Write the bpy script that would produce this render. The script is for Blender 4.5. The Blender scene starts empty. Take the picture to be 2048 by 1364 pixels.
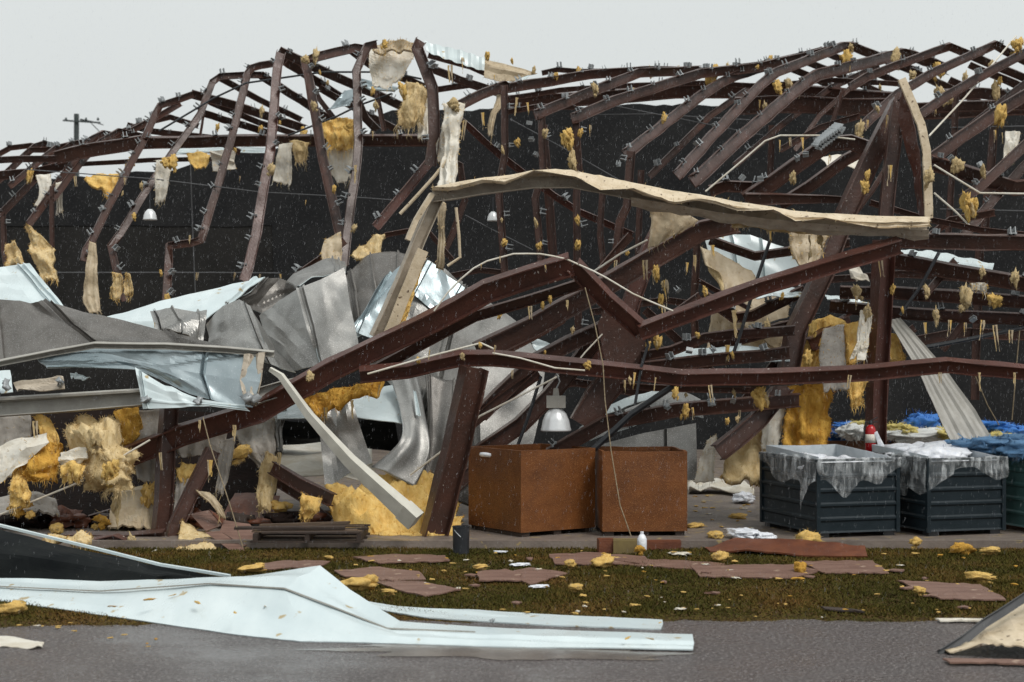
import bpy, math, random
import numpy as np
from mathutils import Vector, Matrix, noise, Euler

sc = bpy.context.scene
R = math.radians
rnd = random.Random(7)

# ------------------------------------------------------------------ camera, sky, sun, exposure
CAMZ, FPX, HOR = 2.45, 3200.0, 711.0
cam = bpy.data.cameras.new('camera')
cam_o = bpy.data.objects.new('camera', cam)
sc.collection.objects.link(cam_o)
cam_o.location = (0, 0, CAMZ)
cam_o.rotation_euler = (R(90), 0, 0)
cam.sensor_width = 36
cam.lens = 36 * FPX / 2048
cam.shift_y = (HOR - 682) / 2048
cam.clip_start, cam.clip_end = 0.1, 3000
cam.dof.use_dof = True
cam.dof.focus_distance = 20.5
cam.dof.aperture_fstop = 1.8
sc.camera = cam_o

SUN_EL, SUN_ROT = R(52), R(138)
world = bpy.data.worlds.new("World")
sc.world = world
world.use_nodes = True
wn, wl = world.node_tree.nodes, world.node_tree.links
wn.clear()
w_out = wn.new('ShaderNodeOutputWorld')
w_bg = wn.new('ShaderNodeBackground')
w_bg.inputs['Strength'].default_value = 0.1
sky = wn.new('ShaderNodeTexSky')
sky.sky_type = 'NISHITA'
sky.sun_disc = False
sky.sun_elevation, sky.sun_rotation = SUN_EL, SUN_ROT
sky.air_density, sky.dust_density = 1.0, 4.0
tc = wn.new('ShaderNodeTexCoord')
sep = wn.new('ShaderNodeSeparateXYZ')
rng = wn.new('ShaderNodeMapRange')            # overcast sky: dimmer at the horizon, brighter overhead
rng.inputs['From Min'].default_value = 0.0
rng.inputs['From Max'].default_value = 1.0
rng.inputs['To Min'].default_value = 7.05
rng.inputs['To Max'].default_value = 10.2
cn = wn.new('ShaderNodeTexNoise')
cn.inputs['Scale'].default_value = 2.2
cn.inputs['Detail'].default_value = 3
cm = wn.new('ShaderNodeMapRange')
cm.inputs['To Min'].default_value = 0.95
cm.inputs['To Max'].default_value = 1.05
mul = wn.new('ShaderNodeMath'); mul.operation = 'MULTIPLY'
grey = wn.new('ShaderNodeVectorMath'); grey.operation = 'SCALE'
grey.inputs[0].default_value = (0.955, 1.0, 0.992)
mix = wn.new('ShaderNodeMix'); mix.data_type = 'RGBA'
mix.inputs['Factor'].default_value = 0.97
wl.new(tc.outputs['Generated'], sep.inputs[0])
wl.new(sep.outputs['Z'], rng.inputs['Value'])
wl.new(tc.outputs['Generated'], cn.inputs['Vector'])
wl.new(cn.outputs['Fac'], cm.inputs['Value'])
wl.new(rng.outputs[0], mul.inputs[0]); wl.new(cm.outputs[0], mul.inputs[1])
wl.new(mul.outputs[0], grey.inputs['Scale'])
wl.new(sky.outputs[0], mix.inputs['A'])
wl.new(grey.outputs[0], mix.inputs['B'])
wl.new(mix.outputs['Result'], w_bg.inputs['Color'])
wl.new(w_bg.outputs[0], w_out.inputs[0])

sun = bpy.data.lights.new('sun', 'SUN')
sun.energy = 1.9
sun.angle = R(20)
sun.color = (1.0, 0.97, 0.92)
sun_o = bpy.data.objects.new('sun', sun)
sc.collection.objects.link(sun_o)
sd = Vector((math.sin(SUN_ROT) * math.cos(SUN_EL), math.cos(SUN_ROT) * math.cos(SUN_EL), math.sin(SUN_EL)))
sun_o.rotation_euler = sd.to_track_quat('Z', 'Y').to_euler()
sun_o.location = (0, 0, 40)

sc.view_settings.view_transform = 'Standard'
sc.view_settings.look = 'None'
sc.view_settings.gamma = 1
sc.view_settings.use_curve_mapping = False
sc.view_settings.exposure = 0.0
sc.cycles.max_bounces = 6
sc.cycles.transparent_max_bounces = 12

# ------------------------------------------------------------------ materials
def mk(name, c1, c2=None, scale=4.0, rough=0.5, metal=0.0, bump=0.0, bscale=40.0, detail=6.0,
       fleck=None, fscale=30.0, famt=0.66, stretch=None, spec=0.5, rvar=0.0, lo=0.35, hi=0.65, coat=0.0):
    m = bpy.data.materials.new(name)
    m.use_nodes = True
    n, l = m.node_tree.nodes, m.node_tree.links
    b = n['Principled BSDF']
    t = n.new('ShaderNodeTexCoord')
    vec = t.outputs['Object']
    if stretch:
        mp = n.new('ShaderNodeMapping')
        mp.inputs['Scale'].default_value = stretch
        l.new(vec, mp.inputs['Vector'])
        vec = mp.outputs[0]
    c2 = c2 or c1
    nz = n.new('ShaderNodeTexNoise')
    nz.inputs['Scale'].default_value = scale
    nz.inputs['Detail'].default_value = detail
    nz.inputs['Roughness'].default_value = 0.65
    l.new(vec, nz.inputs['Vector'])
    rp = n.new('ShaderNodeMapRange')
    rp.inputs['From Min'].default_value, rp.inputs['From Max'].default_value = lo, hi
    l.new(nz.outputs['Fac'], rp.inputs['Value'])
    mx = n.new('ShaderNodeMix'); mx.data_type = 'RGBA'
    mx.inputs['A'].default_value = (*c1, 1)
    mx.inputs['B'].default_value = (*c2, 1)
    l.new(rp.outputs[0], mx.inputs['Factor'])
    col = mx.outputs['Result']
    if fleck:
        f = n.new('ShaderNodeTexNoise')
        f.inputs['Scale'].default_value = fscale
        f.inputs['Detail'].default_value = 3
        l.new(t.outputs['Object'], f.inputs['Vector'])
        fr = n.new('ShaderNodeMapRange')
        fr.inputs['From Min'].default_value, fr.inputs['From Max'].default_value = famt, famt + 0.05
        l.new(f.outputs['Fac'], fr.inputs['Value'])
        m2 = n.new('ShaderNodeMix'); m2.data_type = 'RGBA'
        m2.inputs['B'].default_value = (*fleck, 1)
        l.new(fr.outputs[0], m2.inputs['Factor'])
        l.new(col, m2.inputs['A'])
        col = m2.outputs['Result']
    l.new(col, b.inputs['Base Color'])
    b.inputs['Roughness'].default_value = rough
    b.inputs['Metallic'].default_value = metal
    b.inputs['Specular IOR Level'].default_value = spec
    b.inputs['Coat Weight'].default_value = coat
    b.inputs['Coat Roughness'].default_value = 0.15
    if rvar:
        rr = n.new('ShaderNodeMapRange')
        rr.inputs['To Min'].default_value = max(0.03, rough - rvar)
        rr.inputs['To Max'].default_value = min(1, rough + rvar)
        l.new(rp.outputs[0], rr.inputs['Value'])
        l.new(rr.outputs[0], b.inputs['Roughness'])
    if bump:
        bn = n.new('ShaderNodeTexNoise')
        bn.inputs['Scale'].default_value = bscale
        bn.inputs['Detail'].default_value = 5
        l.new(vec, bn.inputs['Vector'])
        bp = n.new('ShaderNodeBump')
        bp.inputs['Strength'].default_value = bump
        bp.inputs['Distance'].default_value = 0.03
        l.new(bn.outputs['Fac'], bp.inputs['Height'])
        l.new(bp.outputs[0], b.inputs['Normal'])
    return m

STEEL = mk('maroon_primed_steel', (.088, .040, .029), (.038, .020, .015), 2.2, .38, 0, .2, 24, fleck=(.5, .46, .42), fscale=30, famt=.70, rvar=.12, lo=.3, hi=.7, spec=.38)
STEEL_RED = mk('oxide_red_steel', (.115, .045, .034), (.054, .024, .018), 2.2, .36, 0, .2, 24, fleck=(.6, .55, .5), fscale=26, famt=.70, rvar=.12, lo=.3, hi=.7, spec=.4)
GALV = mk('galvanised_metal', (.26, .275, .285), (.38, .40, .41), 20, .5, .4, .1, 60)
PALE = mk('pale_coated_sheet', (.63, .705, .715), (.52, .60, .62), 1.4, .30, 0, .04, 6, fleck=(.40, .32, .18), fscale=6, famt=.665, rvar=.1, stretch=(1, .4, .4))
SILVER = mk('galvalume_sheet', (.24, .295, .315), (.38, .43, .45), .9, .34, .7, .08, 14, rvar=.1, fleck=(.55, .6, .62), fscale=70, famt=.66)
GREYB = mk('grey_sheet_back', (.37, .365, .35), (.19, .185, .175), 1.3, .36, .7, .12, 90, fleck=(.5, .49, .47), fscale=90, famt=.6, rvar=.07, lo=.3, hi=.65)
GREYD = mk('shaded_grey_sheet_back', (.215, .20, .185), (.085, .078, .07), 1.0, .42, .6, .12, 90, fleck=(.32, .31, .3), fscale=90, famt=.6, lo=.3, hi=.65)  # darker copy of the grey back, shadow on undersides put into its colour
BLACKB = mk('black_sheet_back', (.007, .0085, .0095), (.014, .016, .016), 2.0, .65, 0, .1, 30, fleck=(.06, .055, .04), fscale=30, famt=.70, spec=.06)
CREAM = mk('cream_trim', (.68, .57, .42), (.46, .36, .23), 6, .5, 0, .2, 40, fleck=(.14, .09, .05), fscale=14, famt=.64, lo=.3, hi=.7)
CREAM_D = mk('weathered_trim_face', (.47, .405, .32), (.33, .275, .21), 5, .5, 0, .15, 40, fleck=(.16, .11, .08), fscale=18, famt=.66)
OFFW = mk('offwhite_trim', (.62, .60, .53), (.50, .48, .42), 4, .4, 0, .06, 20)
GUTTER = mk('grey_gutter_metal', (.36, .345, .31), (.27, .255, .225), 4, .45, 0, .1, 40)
YEL = mk('yellow_glass_wool', (.84, .60, .23), (.62, .37, .095), 6, .95, 0, .6, 24, spec=.05, stretch=(2, 2, .8), lo=.3, hi=.7)
ORA = mk('amber_glass_wool', (.78, .47, .105), (.40, .19, .03), 5, .95, 0, .6, 24, spec=.05, stretch=(2.2, 2.2, .7), lo=.3, hi=.7)
TAN = mk('faded_glass_wool', (.74, .59, .35), (.50, .36, .17), 6, .95, 0, .6, 24, spec=.05, stretch=(2, 2, .8), lo=.3, hi=.7)
VINYL = mk('white_vinyl_facing', (.72, .69, .62), (.55, .49, .39), 3, .5, 0, .3, 18)
VINYLT = mk('stained_vinyl_facing', (.50, .41, .28), (.38, .29, .18), 3, .5, 0, .3, 18)
VINYLG = mk('grey_vinyl_facing', (.42, .385, .345), (.26, .235, .205), 3, .55, 0, .3, 18)
PLAST = mk('white_plastic', (.82, .83, .86), (.66, .69, .76), 8, .35, 0, .3, 20)
RUST = mk('rust_brown_panel', (.190, .066, .017), (.090, .032, .011), 2.6, .5, 0, .25, 60, detail=10, fleck=(.27, .12, .04), fscale=90, famt=.6, lo=.3, hi=.7, spec=.3)
RUST_IN = mk('brown_inner_panel', (.16, .065, .025), (.10, .04, .016), 6, .6, 0, .2, 60)
BINB = mk('slate_blue_bin', (.0075, .0145, .019), (.014, .022, .028), 4, .42, 0, .12, 50, fleck=(.05, .06, .065), fscale=40, famt=.69, spec=.25)
BINT = mk('teal_bin', (.055, .13, .125), (.075, .155, .15), 5, .45, 0, .1, 50)
BINRIM = mk('pale_bin_liner', (.62, .66, .69), (.46, .51, .55), 6, .4)
BLACK = mk('black_rubber', (.014, .016, .020), (.028, .03, .034), 8, .4)
DARKBR = mk('shade_and_debris_brown', (.016, .009, .007), (.009, .006, .005), 4, .85, 0, .4, 20, spec=.1)  # rubble brown, also the near-black shade colour of the added sheet
WOOD = mk('wet_brown_board', (.25, .150, .115), (.12, .062, .046), 3.2, .5, 0, .25, 30, fleck=(.34, .24, .18), fscale=7, famt=.66, spec=.35, stretch=(.7, 5, 5), lo=.3, hi=.7)
WOODL = mk('pale_timber', (.13, .085, .055), (.07, .045, .03), 6, .6, 0, .3, 40, stretch=(1, 8, 8))
WOODD = mk('dark_timber', (.05, .03, .021), (.025, .016, .012), 6, .7, 0, .3, 40, stretch=(1, 8, 8))
KRAFT = mk('brown_fibreboard', (.16, .05, .02), (.10, .03, .014), 6, .5, 0, .2, 40)
CONC = mk('wet_concrete', (.25, .205, .175), (.125, .10, .085), 1.4, .42, 0, .2, 30, fleck=(.36, .27, .12), fscale=7, famt=.63, rvar=.15)
WALLM = mk('charcoal_wall', (.012, .0125, .0137), (.020, .0202, .0208), .9, .8, 0, .25, 26, spec=.15, fleck=(.034, .034, .035), fscale=22, famt=.60)
WALLB = mk('charcoal_wall_lower', (.023, .022, .021), (.013, .0125, .012), .8, .8, 0, .25, 26, spec=.15, fleck=(.042, .041, .04), fscale=26, famt=.62)
NETB = mk('blue_net', (.04, .22, .64), (.022, .12, .42), 18, .6, 0, .3, 50)
NETL = mk('faded_blue_net', (.15, .30, .50), (.075, .18, .34), 18, .6, 0, .5, 50)
NETY = mk('yellow_net', (.82, .70, .26), (.66, .52, .14), 18, .6, 0, .5, 50)
NETW = mk('white_net', (.82, .82, .78), (.66, .68, .68), 18, .6, 0, .3, 50)
REDP = mk('red_paint', (.45, .012, .016), (.36, .01, .012), 8, .25)
LABELM = mk('cream_label', (.72, .68, .6), (.55, .5, .45), 60, .5)
ALU = mk('spun_aluminium', (.74, .75, .76), (.62, .63, .64), 6, .28, .35)
ROPEM = mk('frayed_rope', (.36, .29, .19), (.20, .15, .09), 30, .9)
CABM = mk('dull_cable', (.10, .105, .11), (.07, .07, .075), 8, .6)
POLEM = mk('tarred_pole', (.06, .075, .075), (.04, .05, .05), 6, .8)
SOIL = mk('soil_and_dead_turf', (.085, .048, .018), (.040, .026, .009), 3.5, .85, 0, .8, 40, fleck=(.17, .11, .045), fscale=30, famt=.66, spec=.1)
KHAKI = mk('khaki_carton', (.19, .14, .05), (.14, .10, .04), 8, .7)

def film_material():
    m = bpy.data.materials.new('clear_plastic_film'); m.use_nodes = True
    n, l = m.node_tree.nodes, m.node_tree.links
    b = n['Principled BSDF']; out = n['Material Output']
    b.inputs['Base Color'].default_value = (.80, .83, .85, 1)
    b.inputs['Roughness'].default_value = .22
    tr = n.new('ShaderNodeBsdfTransparent')
    mx = n.new('ShaderNodeMixShader')
    t = n.new('ShaderNodeTexCoord')
    mp = n.new('ShaderNodeMapping'); mp.inputs['Scale'].default_value = (9, 9, 1.6); mp.inputs['Rotation'].default_value = (.15, .3, 0)
    v = n.new('ShaderNodeTexNoise'); v.inputs['Scale'].default_value = 1.6; v.inputs['Detail'].default_value = 6; v.inputs['Distortion'].default_value = .8
    l.new(t.outputs['Object'], mp.inputs['Vector']); l.new(mp.outputs[0], v.inputs['Vector'])
    r = n.new('ShaderNodeMapRange'); r.inputs['From Min'].default_value = .46; r.inputs['From Max'].default_value = .74
    r.inputs['To Min'].default_value = .05; r.inputs['To Max'].default_value = .42
    l.new(v.outputs['Fac'], r.inputs['Value'])
    bp = n.new('ShaderNodeBump'); bp.inputs['Strength'].default_value = .6; bp.inputs['Distance'].default_value = .04
    l.new(v.outputs['Fac'], bp.inputs['Height']); l.new(bp.outputs[0], b.inputs['Normal'])
    l.new(r.outputs[0], mx.inputs['Fac']); l.new(tr.outputs[0], mx.inputs[1]); l.new(b.outputs[0], mx.inputs[2])
    l.new(mx.outputs[0], out.inputs['Surface'])
    return m
FILM = film_material()

def asphalt_material():
    m = mk('wet_asphalt', (.135, .111, .108), (.085, .071, .070), 1.1, .27, 0, 0, rvar=.14, fleck=(.26, .235, .23), fscale=34, famt=.56)
    n, l = m.node_tree.nodes, m.node_tree.links
    b = n['Principled BSDF']; t = n.new('ShaderNodeTexCoord')
    v = n.new('ShaderNodeTexVoronoi'); v.inputs['Scale'].default_value = 30
    n2 = n.new('ShaderNodeTexNoise'); n2.inputs['Scale'].default_value = 14; n2.inputs['Detail'].default_value = 9; n2.inputs['Roughness'].default_value = .85
    ad = n.new('ShaderNodeMath'); ad.operation = 'ADD'
    l.new(t.outputs['Object'], v.inputs['Vector']); l.new(t.outputs['Object'], n2.inputs['Vector'])
    l.new(v.outputs['Distance'], ad.inputs[0]); l.new(n2.outputs['Fac'], ad.inputs[1])
    bp = n.new('ShaderNodeBump'); bp.inputs['Strength'].default_value = .8; bp.inputs['Distance'].default_value = .04
    l.new(ad.outputs[0], bp.inputs['Height']); l.new(bp.outputs[0], b.inputs['Normal'])
    return m
ASPH = asphalt_material()

def grass_material():
    m = bpy.data.materials.new('wet_autumn_grass'); m.use_nodes = True
    n, l = m.node_tree.nodes, m.node_tree.links
    b = n['Principled BSDF']; t = n.new('ShaderNodeTexCoord')
    a = n.new('ShaderNodeTexNoise'); a.inputs['Scale'].default_value = .9; a.inputs['Detail'].default_value = 5
    c = n.new('ShaderNodeTexNoise'); c.inputs['Scale'].default_value = 55
    l.new(t.outputs['Object'], a.inputs['Vector']); l.new(t.outputs['Object'], c.inputs['Vector'])
    ad = n.new('ShaderNodeMath'); ad.operation = 'ADD'
    l.new(a.outputs['Fac'], ad.inputs[0]); l.new(c.outputs['Fac'], ad.inputs[1])
    r = n.new('ShaderNodeValToRGB')
    r.color_ramp.elements[0].position = .38; r.color_ramp.elements[0].color = (.038, .038, .009, 1)
    r.color_ramp.elements[1].position = .64; r.color_ramp.elements[1].color = (.155, .080, .026, 1)
    e = r.color_ramp.elements.new(.5); e.color = (.074, .064, .014, 1)
    hf = n.new('ShaderNodeMath'); hf.operation = 'MULTIPLY'; hf.inputs[1].default_value = .5
    l.new(ad.outputs[0], hf.inputs[0]); l.new(hf.outputs[0], r.inputs['Fac'])
    l.new(r.outputs[0], b.inputs['Base Color'])
    b.inputs['Roughness'].default_value = .8
    b.inputs['Specular IOR Level'].default_value = .08
    return m
GRASS = grass_material()

# ------------------------------------------------------------------ helpers
W = {}                                             # world position of every built object

def P(px, py, Y):                                   # a pixel of the 2048 px photograph at depth Y
    return Vector(((px - 1024) / FPX * Y, Y, CAMZ - (py - HOR) / FPX * Y))

def L(pts, y0, y1=None):                            # a polyline whose depth runs from y0 to y1
    y1 = y0 if y1 is None else y1
    pts = list(pts)
    if pts[-1][0] >= 2055 and len(pts) > 1:                # members running out of view go on beyond it
        (a, b), (c, e) = pts[-2], pts[-1]; k = 230 / max(30, c - a); pts[-1] = (c + (c - a) * k, e + (e - b) * k)
    if pts[0][0] <= -10 and len(pts) > 1:
        (a, b), (c, e) = pts[1], pts[0]; k = 200 / max(30, a - c); pts[0] = (c + (c - a) * k, e + (e - b) * k)
    d = [0]
    for a, b in zip(pts, pts[1:]):
        d.append(d[-1] + math.hypot(b[0] - a[0], b[1] - a[1]))
    return [P(p[0], p[1], y0 + (y1 - y0) * t / (d[-1] or 1)) for p, t in zip(pts, d)]

def link(o, parent=None, world=Vector()):
    sc.collection.objects.link(o)
    W[o.name] = Vector(world)
    if parent is not None:
        o.parent = parent
        o.location = Vector(world) - W[parent.name]
    else:
        o.location = world
    return o

def tag(o, label=None, cat=None, group=None, kind=None):
    if label: o['label'] = label
    if cat: o['category'] = cat
    if group: o['group'] = group
    if kind: o['kind'] = kind
    return o

def empty(name, loc, label=None, cat=None, group=None):
    o = bpy.data.objects.new(name, None)
    o.empty_display_size = .3
    link(o, None, loc)
    return tag(o, label, cat, group)

class MB:
    def __init__(s): s.v, s.f, s.m = [], [], []
    def add(s, vs, fs, mi=0):
        k = len(s.v)
        s.v += [tuple(v) for v in vs]
        for i, f in enumerate(fs):
            s.f.append([k + j for j in f])
            s.m.append(mi if isinstance(mi, int) else mi[i])
    def box(s, c, sx, sy, sz, rz=0, mi=0, tilt=None):
        M = Matrix.Rotation(rz, 3, 'Z')
        if tilt: M = M @ Euler(tilt).to_matrix()
        vs = [Vector(c) + M @ Vector((x * sx / 2, y * sy / 2, z * sz / 2)) for z in (-1, 1) for x, y in ((-1, -1), (1, -1), (1, 1), (-1, 1))]
        s.add(vs, [(3, 2, 1, 0), (4, 5, 6, 7), (0, 1, 5, 4), (1, 2, 6, 5), (2, 3, 7, 6), (3, 0, 4, 7)], mi)
    def lathe(s, c, prof, n=16, mi=0, M=None):
        c = Vector(c); vs = []
        for r, z in prof:
            for i in range(n):
                a = 2 * math.pi * i / n
                v = Vector((r * math.cos(a), r * math.sin(a), z))
                vs.append(c + (M @ v if M else v))
        fs = []
        for j in range(len(prof) - 1):
            for i in range(n):
                fs.append((j * n + i, j * n + (i + 1) % n, (j + 1) * n + (i + 1) % n, (j + 1) * n + i))
        fs.append(tuple(range(n))[::-1]); fs.append(tuple(range((len(prof) - 1) * n, len(prof) * n)))
        s.add(vs, fs, mi)
    def build(s, name, mats, parent=None, smooth=False, kind=None):
        a = np.array(s.v, dtype=float)
        org = Vector(((a[:, 0].min() + a[:, 0].max()) / 2, (a[:, 1].min() + a[:, 1].max()) / 2, a[:, 2].min()))
        me = bpy.data.meshes.new(name)
        me.from_pydata((a - np.array(org)).tolist(), [], s.f)
        if not isinstance(mats, (list, tuple)): mats = [mats]
        for m in mats: me.materials.append(m)
        me.polygons.foreach_set('material_index', s.m)
        if smooth: me.polygons.foreach_set('use_smooth', [True] * len(s.f))
        me.update()
        o = bpy.data.objects.new(name, me)
        link(o, parent, org)
        if kind: o['kind'] = kind
        return o

def prof_I(h, w, t=None):
    t = t or max(.012, h * .07)
    a, b = w / 2, h / 2
    return [(-a, -b), (a, -b), (a, -b + t), (t / 2, -b + t), (t / 2, b - t), (a, b - t), (a, b), (-a, b), (-a, b - t), (-t / 2, b - t), (-t / 2, -b + t), (-a, -b + t)]

def prof_C(h, w, t=None):
    t = t or max(.008, h * .06)
    a, b = w / 2, h / 2
    return [(-a, -b), (a, -b), (a, -b + t), (-a + t, -b + t), (-a + t, b - t), (a, b - t), (a, b), (-a, b)]

def prof_box(h, w):
    a, b = w / 2, h / 2
    return [(-a, -b), (a, -b), (a, b), (-a, b)]

def prof_pipe(r, n=8):
    return [(r * math.cos(2 * math.pi * i / n), r * math.sin(2 * math.pi * i / n)) for i in range(n)]

def densify(pts, step, jit=0.0):
    out = [pts[0]]
    for a, b in zip(pts, pts[1:]):
        n = max(1, int((b - a).length / step))
        for i in range(1, n + 1):
            p = a.lerp(b, i / n)
            if jit and i < n:
                p = p + Vector((rnd.uniform(-jit, jit), rnd.uniform(-jit, jit), rnd.uniform(-jit, jit)))
            out.append(p)
    return out

def sweep(mb, pts, prof, roll=(0, 0), mi=0, taper=(1, 1), upref=None, dent=0.0):
    n = len(pts); k = len(prof)
    ns = []
    vs = []
    pu = None
    for i, p in enumerate(pts):
        a = pts[max(0, i - 1)]; b = pts[min(n - 1, i + 1)]
        T = (b - a).normalized()
        view = (p - Vector((0, 0, CAMZ))).normalized()
        U = upref - T * upref.dot(T) if upref else view.cross(T)
        if U.length < 1e-4: U = Vector((0, 0, 1)).cross(T)
        U.normalize()
        if pu is None:
            if U.z < -.05 or (abs(U.z) <= .05 and U.x > 0): U = -U
        elif U.dot(pu) < 0: U = -U
        pu = U
        S = T.cross(U)
        if S.y > 0: S = -S                     # side points towards the road
        f = i / max(1, n - 1)
        r = R(roll[0] + (roll[1] - roll[0]) * f)
        U2 = U * math.cos(r) + S * math.sin(r)
        S2 = S * math.cos(r) - U * math.sin(r)
        g = taper[0] + (taper[1] - taper[0]) * f
        for w, d in prof:
            e = 1 + dent * noise.noise(Vector((p.x * 1.7, p.z * 1.7 + d * 40, p.y + w * 30)))
            vs.append(p + S2 * w * g * e + U2 * d * g * (1 + (e - 1) * .4))
    fs = []
    for i in range(n - 1):
        for j in range(k):
            fs.append((i * k + j, i * k + (j + 1) % k, (i + 1) * k + (j + 1) % k, (i + 1) * k + j))
    fs.append(tuple(range(k))[::-1]); fs.append(tuple((n - 1) * k + j for j in range(k)))
    mb.add(vs, fs, mi)

def clip_mesh():
    mb = MB()
    mb.box((-.03, 0, .025), .012, .13, .10)
    mb.box((.03, 0, .025), .012, .13, .10)
    mb.box((0, 0, -.01), .10, .12, .01)
    me_o = mb.build('clip', GALV)
    me = me_o.data
    bpy.data.objects.remove(me_o); W.pop('clip', None)
    return me
CLIP = clip_mesh()

def add_clips(member, pts, n, h, jitter=True):
    d = [0]
    for a, b in zip(pts, pts[1:]): d.append(d[-1] + (b - a).length)
    for i in range(n):
        t = d[-1] * (i + .35 + rnd.uniform(-.2, .3)) / n
        for j in range(len(pts) - 1):
            if d[j + 1] >= t: break
        q = pts[j].lerp(pts[j + 1], (t - d[j]) / max(1e-6, d[j + 1] - d[j]))
        T = (pts[j + 1] - pts[j]).normalized()
        U = Vector((0, 1, 0)).cross(T)
        if U.z < 0: U = -U
        o = bpy.data.objects.new('clip', CLIP)
        link(o, member, q + U * h * .5 + Vector((0, -.04, -.01)))
        o.rotation_euler = (rnd.uniform(-.25, .25), -math.atan2(T.z, math.hypot(T.x, T.y)) * (1 if T.x >= 0 else -1) + rnd.uniform(-.3, .3), rnd.uniform(-.4, .4))
        s = rnd.uniform(.75, 1.15); o.scale = (s, s, s)

def member(name, pts, hpx, kind='C', wpx=None, parent=None, mat=None, roll=(9, 9), clips=0, jit=.007, taper=(1, 1), step=.35):
    Y = sum(p.y for p in pts) / len(pts)
    h = hpx * Y / FPX
    w = (wpx or hpx * (.45 if kind != 'I' else .75)) * Y / FPX
    prof = {'C': prof_C, 'I': prof_I, 'B': prof_box}[kind](h, w) if kind != 'P' else prof_pipe(h / 2)
    mb = MB()
    sweep(mb, densify(pts, step, jit), prof, roll if isinstance(roll, tuple) else (roll, roll), 0, taper, dent=0 if kind == 'P' else .16)
    o = mb.build(name, mat or STEEL, parent)
    if clips: add_clips(o, pts, clips, h)
    return o

def catmull(a, b, c, d, t):
    return .5 * ((2 * b) + (c - a) * t + (2 * a - 5 * b + 4 * c - d) * t * t + (3 * b - a - 3 * c + d) * t ** 3)

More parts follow.
